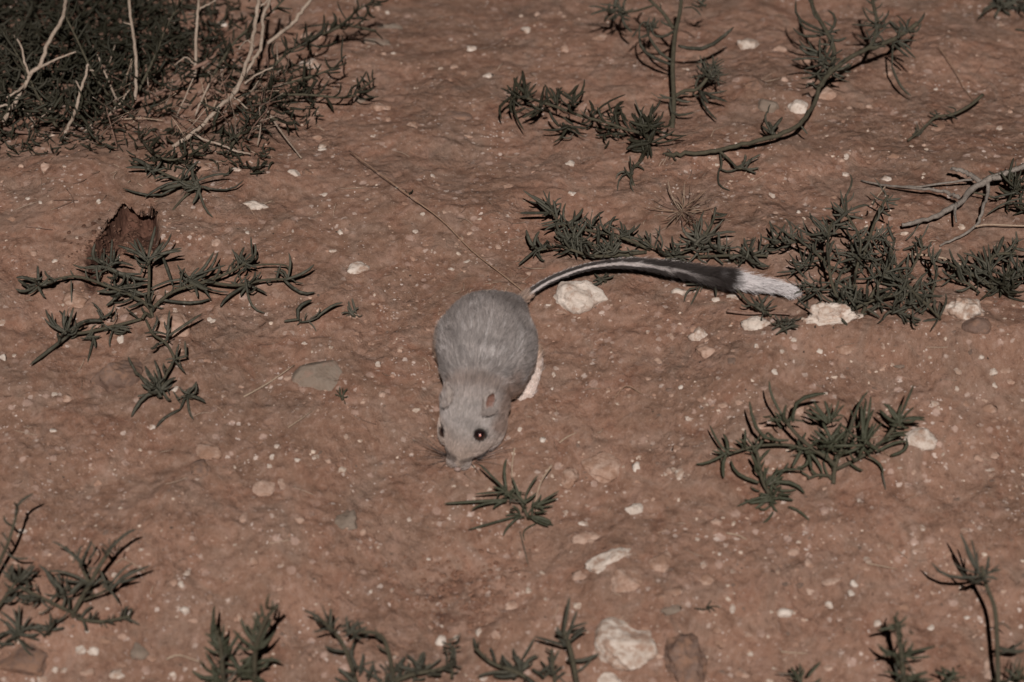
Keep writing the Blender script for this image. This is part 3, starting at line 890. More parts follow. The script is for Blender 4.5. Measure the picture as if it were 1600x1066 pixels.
class Plant:
    def __init__(self, name, label, root, mat='leaf', stem='stem', group='needle-leaved plants on the soil', cat='plant', seed=1, wpx=5.6):
        self.r = random.Random(seed)
        self.root = on_ground(root[0], root[1])[0]
        self.e = tag(empty(name, self.root), label, cat, group)
        self.mat, self.stem_mat, self.w = mat, stem, wpx
        self.leaves = []

    def stem(self, pts, w0, w1, n=0, length=(16, 34), mat=None, name='stem', leafmat=None, lw=None, knobs=0.0, spread=1.0):
        p = np.array(pts, float)
        path = smooth_path(on_ground(p[:, 0], p[:, 1], p[:, 2] / 1000), 5)
        t = np.linspace(0, 1, len(path))
        r = (w0 * (1 - t) + w1 * t) * S / 2
        if knobs:
            r = r * (1 + knobs * np.array([self.r.uniform(-0.6, 1.0) for _ in t]))
            path = path + np.array([[self.r.gauss(0, 1) for _ in range(3)] for _ in t]) * (r * 0.25)[:, None]
        v, f = tube_arrays(path - self.root, r, 7)
        link(name, mesh_from(name, v, f), MAT[mat or self.stem_mat], self.e)
        for i in range(n):
            k = (i + self.r.uniform(0.1, 0.9)) / n * (len(path) - 1.001)
            j = int(k)
            a = path[j] * (1 - (k - j)) + path[j + 1] * (k - j)
            tan = path[j + 1] - path[j]
            tan /= np.linalg.norm(tan) + 1e-9
            rad = np.array([self.r.gauss(0, 1), self.r.gauss(0, 1), self.r.gauss(0.45, 0.8)])
            rad -= tan * (rad @ tan)
            rad /= np.linalg.norm(rad) + 1e-9
            d = tan * self.r.uniform(0.25, 1.0) + rad * spread + np.array([0, 0, 0.25])
            d /= np.linalg.norm(d)
            L = self.r.uniform(*length) * self.r.uniform(0.7, 1.45) * S
            self.add(a, a + d * L, None, self.r.uniform(0.0, 0.26), leafmat, lw)
        return path

    def add(self, a, b, bowdir=None, bow=0.1, mat=None, w=None):
        a, b = np.asarray(a, float), np.asarray(b, float)
        b[2] = max(b[2], ground_z(b[0], b[1])[0] + 0.0012)
        a[2] = max(a[2], ground_z(a[0], a[1])[0] + 0.0005)
        x = b - a
        L = np.linalg.norm(x)
        if L < 0.001:
            return
        x /= L
        if bowdir is None:
            bowdir = np.array([self.r.gauss(0, 0.5), self.r.gauss(0, 0.5), -0.8])
        z = bowdir - x * (bowdir @ x)
        z /= np.linalg.norm(z) + 1e-9
        mid = (a + b) / 2 + z * bow * L
        if mid[2] < ground_z(mid[0], mid[1])[0] + 0.001:
            z = -z
        y = np.cross(z, x)
        ratio = (w or self.w) * S / 2 / L * self.r.uniform(0.58, 1.0)
        ri = int(np.argmin([abs(math.log(ratio / q)) for q in RATIOS]))
        bi = int(np.argmin([abs(bow - q) for q in BOWS]))
        M = Matrix(((x[0], y[0], z[0]), (x[1], y[1], z[1]), (x[2], y[2], z[2])))
        self.leaves.append((a, M, L, ri, bi, self.r.randint(0, 1), mat or self.mat))

    def px_leaf(self, bx, by, tx, ty, hb, ht, bow=0.0, w=None, mat=None):
        """a leaf seen from pixel (bx, by) to (tx, ty); bow > 0 bends it up in the picture"""
        a = on_ground(bx, by, hb / 1000)[0]
        b = on_ground(tx, ty, ht / 1000)[0]
        u = b - a
        bd = np.cross(u, FWD) if bow >= 0 else -np.cross(u, FWD)
        if (bd @ UP) * (1 if bow >= 0 else -1) < 0:
            bd = -bd
        self.add(a, b, bd, abs(bow), mat, w)

    def hub(self, px, py, h, tips='', extra=0, length=(18, 38), mat=None, w=None, stub=False, flat=0.5):
        tips = [tuple(float(q) for q in t.split(',')) for t in tips.split()]
        for t in tips:
            jx, jy = self.r.gauss(0, 2.5), self.r.gauss(0, 2.0)
            dy = py - t[1]
            ht = h + (dy * 0.4 * 0.45 if dy > 0 else dy * 0.4 * 0.35) + self.r.uniform(-2, 3)
            ht = max(1.2, ht)
            bow = t[2] if len(t) > 2 else self.r.choice((-1, 1)) * self.r.uniform(0, 0.14)
            self.px_leaf(px + jx, py + jy, t[0], t[1], h + self.r.uniform(-1, 1), ht, bow, w, mat)
        c = on_ground(px, py, h / 1000)[0]
        for _ in range(int(extra * 1.15)):
            d = np.array([self.r.gauss(0, 1), self.r.gauss(0, 1), self.r.gauss(flat, 0.6)])
            d /= np.linalg.norm(d)
            L = self.r.uniform(*length) * self.r.uniform(0.6, 1.5) * S
            a = c + np.array([self.r.gauss(0, 8), self.r.gauss(0, 8), self.r.gauss(0, 3.5)]) * S
            if self.r.random() < 0.14:
                self.add(a, a + d * L * 1.2, None, self.r.uniform(0, 0.28), 'leaf_dry', 2.6)
            else:
                self.add(a, a + d * L, None, self.r.uniform(0, 0.28), mat, w)
        if stub:
            g = on_ground(px, py + h * 1.2, 0)[0]
            path = smooth_path(np.array([g - [0, 0, 0.002], g * 0.5 + c * 0.5 + [0.001, 0, 0], c]), 4)
            v, f = tube_arrays(path - self.root, np.linspace(3.0, 2.2, len(path)) * S, 6)
            link('stem', mesh_from('stem', v, f), MAT[self.stem_mat], self.e)

    def cloud(self, n, region, hmax, length, dens=None, mat=None, w=None):
        x0, y0, x1, y1 = region
        k = 0
        while k < n:
            px, py = self.r.uniform(x0, x1), self.r.uniform(y0, y1)
            if dens is not None and self.r.random() > dens(px, py):
                continue
            k += 1
            a = on_ground(px, py, self.r.uniform(0.0, 1.0) ** 1.3 * hmax / 1000)[0]
            d = np.array([self.r.gauss(0, 1), self.r.gauss(0, 1), self.r.gauss(0.15, 0.6)])
            d /= np.linalg.norm(d)
            self.add(a, a + d * self.r.uniform(*length) * S, None, self.r.choice((0.0, 0.08, 0.17, 0.28)), mat, w)

    def finish(self, keep=300):
        # the leaves that show largest stay single, nearest to the camera and longest first
        ls = sorted(self.leaves, key=lambda q: -q[2] * RATIOS[q[3]] ** 0.3 - 0.12 * (q[0] - self.root) @ (-FWD))
        for (a, M, L, ri, bi, va, mat) in ls[:keep]:
            me = LEAF[ri, bi, va]
            o = bpy.data.objects.new('leaf', me)
            COL.objects.link(o)
            if not me.materials:
                me.materials.append(MAT[mat])
            o.material_slots[0].link = 'OBJECT'
            o.material_slots[0].material = MAT[mat]
            o.parent = self.e
            o.location = a - self.root
            o.rotation_euler = M.to_euler()
            o.scale = (L, L, L)
        rest = ls[keep:]
        if rest:
            vs, fs, k = [], [], 0
            for (a, M, L, ri, bi, va, mat) in rest:
                me = LEAF[ri, bi, va]
                co = np.empty(len(me.vertices) * 3)
                me.vertices.foreach_get('co', co)
                vs.append((co.reshape(-1, 3) * L) @ np.array(M).T + a - self.root)
                fs += [tuple(q + k for q in p.vertices) for p in me.polygons]
                k += len(me.vertices)
            tag(link('foliage', mesh_from('foliage', np.concatenate(vs), fs), MAT[rest[0][6]], self.e), kind='stuff')


# dense dark bush with bare pale branches, top left
A = Plant('dark_shrub', 'dense dark needle-leaved bush with bare pale branches', (150, 190), 'leaf_dark', cat='shrub', group='', seed=3, wpx=4.6)
for pts, w0, w1, mt in (
    ([(2, 196, 2), (14, 172, 14), (30, 145, 24), (47, 116, 34), (65, 95, 42), (72, 70, 50), (96, 32, 58), (101, 0, 62), (104, -40, 66)], 8, 6, 'pale_bark'),
    ([(46, 117, 34), (38, 95, 42), (33, 72, 48), (22, 54, 52)], 4.5, 3, 'pale_bark'),
    ([(60, 105, 38), (85, 93, 44), (119, 79, 50)], 4.5, 3, 'pale_bark'),
    ([(40, 132, 28), (25, 142, 28), (10, 150, 26)], 4.5, 3.5, 'pale_bark'),
    ([(0, 165, 14), (10, 163, 15), (25, 166, 15)], 4, 3, 'pale_bark'),
    ([(98, 218, 1), (108, 195, 12), (118, 170, 24), (125, 140, 36), (135, 110, 46), (137, 97, 52)], 6, 4.5, 'pale_bark'),
    ([(137, 107, 44), (142, 105, 46), (146, 106, 46)], 3, 2, 'pale_bark'),
    ([(125, 137, 36), (118, 124, 40)], 3.5, 2.6, 'pale_bark'),
    ([(211, 152, 16), (213, 110, 30), (211, 80, 40), (206, 40, 50), (201, 0, 60), (198, -40, 66)], 6, 5, 'pale_bark'),
    ([(207, 37, 50), (193, 33, 52)], 3.5, 2, 'pale_bark'),
    ([(304, 118, 16), (305, 98, 22), (307, 40, 46), (310, 8, 56), (309, -30, 62)], 5.5, 5, 'pale_bark'),
    ([(309, 15, 54), (322, 6, 58), (338, -4, 60)], 4, 3, 'pale_bark'),
    ([(303, 100, 22), (290, 88, 28), (272, 99, 26)], 2.4, 1.6, 'pale_bark'),
    ([(165, 182, 4), (200, 160, 12), (230, 150, 14), (265, 133, 16), (300, 108, 20), (336, 87, 22)], 6, 6.5, 'brown_bark'),
    ([(182, 156, 8), (172, 132, 20), (165, 115, 26), (152, 84, 36)], 4, 2.8, 'pale_bark'),
    ([(168, 178, 4), (185, 160, 14), (202, 136, 22)], 4, 2.6, 'pale_bark'),
    ([(270, 230, 2), (300, 209, 8), (320, 190, 14), (345, 165, 22), (368, 140, 30), (388, 90, 46), (395, 60, 52), (400, 30, 58), (404, 0, 64), (406, -30, 66)], 7.5, 6.5, 'pale_bark'),
    ([(355, 158, 24), (378, 122, 34), (395, 95, 42), (408, 70, 48), (412, 25, 56), (421, 0, 62), (425, -30, 64)], 6, 6, 'pale_bark'),
    ([(382, 128, 32), (400, 116, 34), (426, 105, 36)], 4, 3, 'pale_bark'),
    ([(362, 148, 26), (373, 156, 24), (387, 169, 20)], 3.2, 2.2, 'pale_bark'),
    ([(304, 209, 8), (318, 218, 7), (345, 226, 6), (368, 236, 5), (391, 240, 5)], 4, 3, 'pale_bark'),
    ([(397, 70, 50), (385, 62, 54), (373, 75, 54)], 3.5, 2.4, 'pale_bark'),
    ([(400, 12, 60), (415, 2, 62), (432, -20, 64)], 4, 3, 'pale_bark'),
    ([(418, 66, 30), (440, 48, 36), (458, 35, 42), (470, 18, 48), (487, -4, 56)], 6.5, 6, 'pale_bark'),
    ([(275, 182, 2), (285, 158, 14), (302, 121, 28)], 2.6, 2.2, 'pale_bark'),
    ([(305, 178, 2), (316, 152, 14), (327, 129, 24)], 3.6, 3, 'pale_bark'),
    ([(243, 201, 2), (256, 218, 6), (262, 228, 1)], 4, 3, 'brown_bark'),
    ([(345, 150, 8), (332, 141, 16), (326, 138, 18)], 4, 3, 'brown_bark'),
    ([(43, 204, 2), (62, 184, 10), (80, 166, 18)], 2.6, 2.2, 'pale_bark'),
    ([(130, 208, 2), (140, 197, 6), (148, 184, 10)], 2.6, 1.8, 'pale_bark'),
    ([(0, 198, 3), (24, 204, 5), (48, 208, 2)], 6, 4, 'brown_bark'),
    ([(55, 192, 3), (46, 178, 10), (35, 168, 16)], 2.2, 1.4, 'pale_bark'),
):
    A.stem(pts, w0, w1, mat=mt, name='branch', knobs=0.10)
for pts, n in (
    ([(395, 165, 12), (430, 150, 16), (480, 148, 18), (540, 152, 15), (562, 140, 14), (586, 120, 14)], 26),
    ([(410, 140, 18), (450, 130, 24), (500, 115, 26), (541, 97, 26)], 15),
    ([(420, 110, 20), (445, 85, 28), (470, 70, 28), (485, 66, 26)], 14),
    ([(470, 60, 10), (505, 50, 22), (530, 38, 28), (560, 12, 34), (586, -4, 38)], 26),
    ([(505, 52, 20), (540, 38, 22), (588, 46, 22)], 7),
    ([(360, 230, 2), (380, 200, 10), (400, 180, 14), (455, 192, 10)], 18),
    ([(330, 120, 20), (370, 60, 34), (420, 20, 46), (450, -10, 52)], 22),
    ([(220, 215, 2), (240, 240, 8), (270, 250, 10), (310, 236, 10)], 16),
    ([(190, 170, 5), (150, 120, 30), (120, 60, 48), (100, 20, 58)], 22),
    ([(200, 170, 5), (240, 90, 34), (260, 40, 46), (290, -10, 56)], 24),
    ([(90, 200, 5), (60, 150, 22), (30, 90, 40), (0, 40, 52)], 22),
):
    A.stem(pts, 5, 3, n, (18, 40), lw=5.0, leafmat='leaf_dark')
for _ in range(75):
    tx, ty = A.r.uniform(150, 440), A.r.uniform(120, 235)
    an, Lt = A.r.gauss(0.9, 0.7) if A.r.random() < 0.6 else A.r.uniform(0, 3.1), A.r.uniform(26, 70)
    A.stem([(tx, ty, 1), (tx + Lt * 0.5 * math.cos(an) + A.r.gauss(0, 3), ty - Lt * 0.5 * math.sin(an), A.r.uniform(12, 26)), (tx + Lt * math.cos(an), ty - Lt * math.sin(an), A.r.uniform(20, 46))],
           A.r.uniform(1.8, 3.2), 1.2, mat=A.r.choice(('pale_bark', 'pale_bark', 'brown_bark', 'straw')), name='twig')
A.hub(400, 262, 3, '378,258 390,268 416,268 420,256 404,246', 6, (14, 24), stub=True)
A.px_leaf(466, 42, 588, 47, 16, 14, 0.05)
A.px_leaf(474, 146, 476, 88, 14, 26, 0.02, w=5.5)


def bush_density(px, py):
    a = 1.0 if px < 215 else max(0.0, 1 - (px - 215) / 190)
    b = 1.0 if py < 130 else max(0.0, 1 - (py - 130) / 75)
    gap = 0.25 if (190 < px < 340 and 118 < py < 230) else 1.0
    return a * b * gap


A.cloud(4400, (-120, -130, 450, 205), 30, (16, 40), bush_density, 'leaf_dark', 4.8)
A.cloud(260, (-60, 160, 200, 240), 8, (14, 30), lambda x, y: 1.0, 'leaf_dark', 3.6)
A.cloud(160, (210, 200, 430, 262), 8, (12, 26), lambda x, y: 1.0, 'leaf_dark', 4.0)
A.cloud(120, (380, 100, 500, 190), 20, (14, 30), lambda x, y: 1.0, 'leaf_dark', 4.4)
A.finish()

B = Plant('starry_sprig', 'star-shaped dark sprig with long fingers below the bush', (286, 318), 'leaf', seed=7, wpx=6.6)
B.stem([(270, 328, 0), (286, 310, 2), (305, 293, 7), (309, 288, 9)], 3.5, 5)
B.stem([(307, 290, 8), (284, 283, 9), (262, 274, 9), (245, 266, 8)], 5, 4, 6, (12, 22))
B.hub(308, 290, 9, '359,273,0.05 381,281,-0.15 333,340,-0.1 311,251,0.15 328,297 324,292 290,299 295,283 284,292 288,286', 10, (12, 24))
B.hub(284, 284, 9, '191,294,-0.15 225,309,0.1 312,250 290,262 262,290 250,296', 5, (14, 26))
B.hub(240, 268, 8, '196,262,0.06 205,248 232,256 260,262 252,250', 6, (14, 26))
B.finish()

C = Plant('sprawling_plant', 'wide sprawling green plant below the burrow mouth', (238, 492), 'leaf', seed=9, wpx=6.0)
C.stem([(238, 496, 0), (234, 482, 4), (215, 466, 8), (165, 446, 10), (115, 432, 9), (60, 445, 8)], 6, 4, 16, (16, 34))
C.stem([(236, 484, 4), (270, 456, 9), (330, 437, 11), (375, 417, 12), (395, 400, 12)], 6, 4, 16, (16, 34))
C.stem([(320, 440, 10), (370, 446, 9), (410, 438, 9), (446, 436, 8)], 5, 4, 6, (14, 26))
C.stem([(395, 415, 10), (420, 413, 8), (446, 415, 8), (452, 425, 8), (446, 436, 8)], 3, 3)
C.stem([(232, 468, 8), (233, 430, 14), (232, 406, 18)], 5, 5)
C.hub(232, 408, 18, '243,353,0.03 268,364,-0.05 285,388,0.12 284,392,0.05 184,384,0.05 202,378,-0.04 214,372 196,392 256,378', 6, (16, 30))
C.hub(169, 418, 12, '135,404 209,416 113,413 124,420 220,428 215,437 160,392 188,404 140,432 232,436', 16, (18, 40))
C.hub(195, 450, 9, '174,473,0.06 228,462 150,455 235,442 160,440 240,455', 14, (18, 40))
C.hub(60, 446, 8, '25,434 24,451 59,415 91,436 71,465 44,459 78,430 36,441 66,458', 6, (14, 28))
C.hub(297, 436, 11, '334,394,-0.1 341,393 277,413 353,414 358,456,-0.12 270,446 312,418 280,425 318,445 329,466', 9, (16, 32))
C.hub(378, 410, 12, '382,386 397,405 367,394 392,395 402,418', 7, (14, 26))
C.hub(385, 446, 8, '417,459,0.03 408,424 414,489 400,452 375,462 360,440 344,480,0.1', 7, (14, 30))
C.hub(446, 436, 8, '491,413,-0.06 493,456,-0.14 451,395,-0.08 432,420 428,424 462,440', 2, (12, 22))
C.px_leaf(254, 400, 270, 446, 14, 8, 0.04)
C.px_leaf(234, 452, 318, 436, 8, 9, 0.05)
C.px_leaf(250, 468, 331, 466, 6, 5, -0.05)
C.px_leaf(111, 438, 112, 474, 8, 2, 0.0, w=3.5, mat='leaf_dry')
C.finish()

Dp = Plant('rosette_plant', 'dark rosette with one long leaf pointing down left', (210, 505), 'leaf', seed=13, wpx=6.0)
Dp.stem([(222, 498, 1), (216, 500, 3), (176, 510, 6), (135, 519, 7), (105, 522, 7)], 5, 5, 5, (14, 26))
Dp.stem([(236, 496, 0), (228, 490, 5), (222, 498, 6)], 6, 5)
Dp.hub(105, 521, 8, '71,483,-0.15 69,497,-0.12 81,488,-0.15 101,484 115,480 118,500 92,485 128,505 85,510 140,500', 8, (16, 34))
Dp.px_leaf(108, 524, 47, 570, 7, 5, 0.0, w=7.5)
Dp.hub(162, 498, 7, '143,472,0.05 153,480 179,475 124,506 176,486 150,485 136,502', 4, (14, 26))
Dp.hub(140, 520, 6, '155,527,-0.15 149,543,0.1 137,566,0.03 150,538 130,530', 3, (12, 22))
Dp.hub(176, 512, 6, '204,517 206,511 172,543 195,519 160,505', 3, (12, 26))
Dp.finish()

E = Plant('forked_green_plant', 'loose forked plant growing over the buried boulder\'s edge', (256, 632), 'leaf', seed=17, wpx=6.0)
E.stem([(272, 570, 1), (272, 559, 5), (259, 536, 9), (239, 522, 11), (228, 500, 14)], 5, 4, 3, (14, 24))
E.stem([(250, 622, 1), (252, 605, 6), (256, 592, 9), (266, 574, 10), (274, 562, 10), (293, 556, 10)], 5, 4, 8, (12, 24))
E.stem([(250, 622, 2), (236, 604, 6), (222, 590, 8), (210, 580, 8)], 5, 4, 6, (12, 22))
E.px_leaf(262, 526, 316, 490, 10, 15, 0.03, w=5.5)
E.hub(260, 528, 10, '265,485,0.03 257,502 225,521,0.05 268,512 241,540', 3, (12, 22))
E.hub(250, 612, 7, '205,652,0.15 241,562 226,572 216,585 240,578 232,598 262,595 270,600 275,590 220,600', 14, (14, 30))
E.hub(290, 618, 5, '307,596,-0.1 321,629,0.05 303,656 281,640 300,605 276,625 310,612', 8, (12, 24))
E.px_leaf(281, 640, 244, 668, 3, 1.5, -0.08, w=4.5)
E.hub(274, 562, 10, '293,555,0.02 262,565 258,563 289,582', 2, (12, 20))
E.finish()

F = Plant('small_curved_sprig', 'small curved sprig of few fingers on open soil', (490, 512), 'leaf', seed=19, wpx=5.4)
F.hub(470, 502, 4, '443,502,0.03 488,469,0.28 464,508', 0)
F.px_leaf(468, 503, 500, 494, 4, 7, -0.08)
F.px_leaf(496, 495, 536, 473, 6, 10, 0.05)
F.px_leaf(480, 500, 494, 519, 4, 1, 0.05, w=3.5, mat='leaf_dry')
F.px_leaf(484, 498, 500, 480, 5, 8, -0.2, w=2.6, mat='leaf_dry')
F.px_leaf(476, 500, 480, 489, 5, 8, 0.1, w=3.2)
F.finish()

G = Plant('seedling', 'tiny broad-leaved seedling right of the curved sprig', (550, 500), 'leaf_green', seed=23, wpx=5.0)
G.hub(551, 492, 2, '550,466 543,478 561,480 533,490 540,494 556,496 545,470 560,492', 4, (8, 14), mat='leaf_dry', w=6.0, stub=True)
G.finish()
G2 = Plant('seedling', 'tiny green seedling below the smooth grey stone', (533, 626), 'leaf_green', seed=24, wpx=3.0)
G2.hub(533, 621, 2, '525,608 531,604 543,607 523,616 544,619 536,606', 1, (6, 10), stub=True)
G2.finish()

H = Plant('tail_side_plant', 'low green plant spreading behind the tail', (950, 408), 'leaf', seed=29, wpx=5.8)
H.stem([(1016, 390, 2), (987, 377, 9), (958, 367, 11), (920, 360, 12), (879, 352, 13), (863, 333, 13), (840, 312, 13)], 6, 4, 16, (14, 30))
H.stem([(1010, 394, 2), (930, 400, 8), (878, 386, 9), (840, 391, 8)], 6, 4, 20, (16, 36))
H.hub(863, 333, 13, '817,297,0.03 812,333,0.03 848,297 859,299 878,309 829,305 836,312 850,318', 4, (14, 26))
H.hub(890, 350, 12, '846,353,0.04 884,317,-0.15 911,325,-0.08 850,361 905,340 898,328', 6, (14, 28))
H.hub(924, 352, 12, '944,330,0.08 904,345 912,338 936,336 940,362', 4, (14, 26))
H.hub(941, 363, 11, '968,342,0.14 926,372 930,350 958,352', 4, (14, 26))
H.hub(970, 368, 11, '968,345 1001,349 962,356 985,360 992,352 1016,386', 5, (14, 28))
H.hub(840, 391, 8, '822,359,-0.06 810,414,0.03 843,361 833,402 856,375 848,402', 5, (14, 28))
H.hub(895, 380, 10, '866,360 880,362 915,372 902,402 870,398 930,404', 22, (16, 36))
H.hub(950, 388, 9, '935,375 965,372 985,392 925,400', 14, (16, 34))
H.hub(944, 436, 4, '917,447 930,428 926,440 960,430 938,446', 5, (12, 24), stub=True)
H.stem([(1000, 405, 1), (950, 392, 6), (905, 372, 10), (870, 368, 10)], 5, 3, 12, (16, 34))
H.finish()

H2 = Plant('greyish_tangle', 'greyish tangled plant above the far part of the tail', (1090, 405), 'leaf_dry', seed=31, wpx=5.0)
H2.stem([(1040, 405, 1), (1065, 395, 5), (1090, 382, 10), (1112, 350, 16), (1118, 325, 18)], 5, 4, 12, (14, 32), leafmat='leaf')
H2.stem([(1085, 402, 1), (1120, 400, 6), (1165, 399, 8), (1200, 400, 6)], 5, 4, 14, (14, 30))
H2.hub(1090, 378, 11, '1118,322,-0.05 1131,342 1151,363,0.1 1100,330 1095,335 1070,352 1154,386 1060,370 1050,380', 22, (16, 36))
H2.hub(1165, 400, 8, '1177,375,0.25 1206,385 1203,415 1150,385 1190,392 1180,418 1140,405', 16, (14, 30), mat='leaf')
H2.hub(1060, 398, 6, '1040,385 1052,378 1075,410 1035,400', 12, (14, 30), mat='leaf')
H2.stem([(1150, 410, 1), (1130, 395, 5), (1110, 385, 8), (1080, 360, 12)], 4, 3, 12, (14, 30), leafmat='leaf')
H2.stem([(1060, 408, 1), (1040, 396, 5), (1020, 386, 8), (1005, 372, 11)], 4, 3, 14, (14, 32), leafmat='leaf')
H2.stem([(1150, 412, 1), (1180, 398, 6), (1205, 380, 10), (1220, 362, 13)], 4, 3, 12, (14, 32), leafmat='leaf')
H2.finish()

H3 = Plant('under_tail_sprig', 'forked dark sprig poking out under the middle of the tail', (1100, 448), 'leaf', seed=33, wpx=5.0)
H3.hub(1099, 444, 4, '1079,477,-0.03 1119,463 1120,448 1085,440 1108,452 1094,456 1070,444', 6, (12, 24), stub=True)
H3.finish()
H4 = Plant('tail_tip_sprig', 'spiky sprig below the white tail tip', (1200, 500), 'leaf', seed=35, wpx=5.2)
H4.stem([(1205, 494, 1), (1198, 488, 5), (1182, 482, 8), (1162, 465, 10), (1146, 445, 12)], 5, 4, 4, (14, 28))
H4.hub(1192, 484, 8, '1172,462 1184,460 1178,470 1204,470 1166,474 1215,478 1210,466', 7, (12, 26))
H4.hub(1222, 510, 4, '1206,516 1212,522 1236,514 1228,496 1214,500 1204,508 1240,505 1230,522', 14, (12, 26), stub=True)
H4.finish()

I = Plant('big_thicket', 'broad needle-leaved thicket right of the tail tip', (1345, 500), 'leaf', seed=37, wpx=4.7)
I.stem([(1318, 490, 0), (1310, 470, 6), (1297, 430, 16), (1294, 368, 26), (1302, 345, 28)], 6, 4, 20, (18, 40))
I.stem([(1345, 496, 0), (1357, 471, 6), (1376, 438, 14), (1389, 417, 18), (1398, 372, 24)], 6, 4, 18, (18, 40))
I.stem([(1340, 480, 2), (1335, 440, 14), (1343, 400, 22), (1343, 370, 26), (1321, 332, 30), (1316, 312, 32)], 5, 4, 18, (16, 36))
I.stem([(1300, 420, 16), (1262, 385, 20), (1233, 376, 20), (1212, 378, 18)], 5, 3.5, 12, (16, 34))
I.stem([(1350, 400, 20), (1365, 352, 26), (1380, 318, 28), (1388, 306, 28)], 5, 4, 9, (14, 28))
I.stem([(1468, 500, 0), (1462, 490, 6), (1425, 455, 14), (1408, 432, 16), (1395, 400, 18)], 6, 4, 18, (18, 38))
I.stem([(1325, 488, 2), (1370, 468, 8), (1420, 462, 10), (1450, 478, 8)], 5, 4, 14, (16, 34))
I.hub(1321, 333, 30, '1313,297 1321,303 1302,316 1288,326 1359,321,0.1 1340,340 1300,335 1345,330', 6, (16, 30))
I.hub(1233, 377, 20, '1226,341 1206,351 1206,380 1244,364 1190,370 1250,350', 4, (16, 32))
I.hub(1294, 372, 24, '1266,335,-0.05 1234,346 1291,342 1330,328 1265,335 1310,352 1275,360 1262,338', 10, (18, 38))
I.hub(1384, 315, 28, '1396,304 1403,321 1374,312 1390,330', 3, (12, 22))
I.hub(1262, 412, 14, '1232,395,-0.2 1232,408 1213,426 1250,388 1285,405 1234,430 1270,395', 8, (18, 38))
I.hub(1270, 450, 10, '1240,460 1251,440 1298,442 1230,448 1285,470 1246,470', 8, (18, 38))
I.hub(1345, 405, 20, '1310,412,0.1 1378,420,0.15 1322,395 1365,385 1350,430', 12, (18, 40))
I.hub(1385, 425, 16, '1421,399,0.03 1410,440 1360,440 1400,445 1425,420', 10, (18, 38))
I.hub(1330, 465, 8, '1300,480 1360,470 1310,455 1350,450 1340,492', 16, (18, 38))
I.hub(1425, 455, 12, '1482,434,0.04 1440,430 1450,425 1395,460 1440,480 1460,460 1410,435', 14, (18, 38))
I.hub(1400, 485, 5, '1380,500 1420,505 1440,500 1370,480 1430,492', 14, (18, 40))
I.hub(1360, 372, 24, '1330,372 1390,378 1400,362 1350,355 1340,390', 10, (18, 36))
I.cloud(80, (1250, 370, 1450, 490), 14, (16, 38))
I.stem([(1440, 492, 1), (1455, 462, 8), (1462, 430, 14), (1458, 402, 18)], 5, 3, 14, (16, 36))
I.stem([(1400, 470, 6), (1425, 420, 14), (1440, 390, 20), (1438, 368, 22)], 4, 3, 12, (16, 34))
I.finish()

J = Plant('far_side_bush', 'dark leafy bush at the right edge behind the leaning chalk', (1560, 462), 'leaf', seed=41, wpx=5.6)
J.stem([(1552, 456, 2), (1548, 432, 12), (1552, 400, 18), (1588, 396, 22)], 6, 4, 9, (18, 36))
J.stem([(1560, 456, 2), (1520, 430, 10), (1490, 416, 12), (1479, 408, 12)], 6, 4, 12, (16, 34))
J.stem([(1570, 456, 2), (1590, 430, 14), (1610, 410, 18)], 6, 4, 10, (16, 34))
J.hub(1547, 430, 12, '1544,381,0.03 1559,376,-0.04 1504,395 1536,384 1588,400,0.2 1600,373,0.05 1515,390 1528,392 1580,440', 8, (18, 40))
J.hub(1505, 420, 10, '1480,410 1495,396 1512,396 1485,430 1520,440', 7, (16, 34))
J.hub(1568, 445, 8, '', 34, (16, 36), mat='leaf_dark')
J.hub(1600, 432, 10, '1575,420 1590,405 1610,395', 14, (16, 36), mat='leaf_dark')
J.stem([(1530, 458, 1), (1515, 445, 6), (1500, 440, 8), (1485, 432, 8)], 5, 3, 10, (16, 34))
J.stem([(1585, 460, 1), (1575, 425, 12), (1580, 400, 16), (1590, 380, 18)], 5, 3, 12, (16, 34))
J.finish()

K = Plant('dead_branch', 'weathered grey dead branch forking at the right edge', (1600, 300), 'leaf_dark', stem='grey_bark', group='', cat='branch', seed=43)
K.stem([(1640, 252, 6), (1600, 263, 10), (1560, 276, 12), (1527, 291, 12), (1496, 319, 10), (1463, 338, 9), (1432, 347, 8), (1410, 352, 7)], 13, 6, mat='grey_bark', name='main_branch', knobs=0.18)
K.stem([(1535, 284, 13), (1512, 271, 14), (1500, 266, 14), (1486, 264, 14)], 9, 6, mat='grey_bark', name='branch', knobs=0.15)
K.stem([(1500, 310, 11), (1482, 302, 10), (1466, 298, 9), (1425, 293, 8), (1384, 289, 5), (1346, 282, 2)], 7, 3, mat='grey_bark', name='branch', knobs=0.15)
K.stem([(1530, 280, 12), (1490, 284, 8), (1440, 291, 5), (1400, 291, 2)], 4.5, 3, mat='grey_bark', name='branch', knobs=0.1)
K.stem([(1542, 286, 12), (1543, 302, 10), (1536, 324, 9), (1526, 352, 6), (1493, 373, 4), (1468, 384, 1)], 7, 3.5, mat='grey_bark', name='branch', knobs=0.14)
K.stem([(1524, 354, 6), (1545, 351, 6), (1600, 353, 5), (1630, 350, 5)], 2.5, 2.5, mat='straw', name='branch')
K.stem([(1494, 318, 11), (1492, 332, 11), (1494, 347, 12)], 6, 3.5, mat='grey_bark', name='branch')
K.stem([(1550, 280, 14), (1580, 268, 18), (1620, 252, 22)], 9, 8, mat='grey_bark', name='branch', knobs=0.14)
K.stem([(1560, 312, 4), (1545, 306, 8), (1520, 300, 8)], 4, 3, mat='stem', name='branch')
K.stem([(1384, 290, 4), (1374, 303, 4), (1362, 318, 2)], 3, 2, mat='straw', name='branch')
K.px_leaf(1600, 310, 1541, 336, 14, 6, 0.05, mat='leaf', w=5)
K.px_leaf(1610, 322, 1562, 320, 12, 8, 0.08, mat='leaf', w=5)
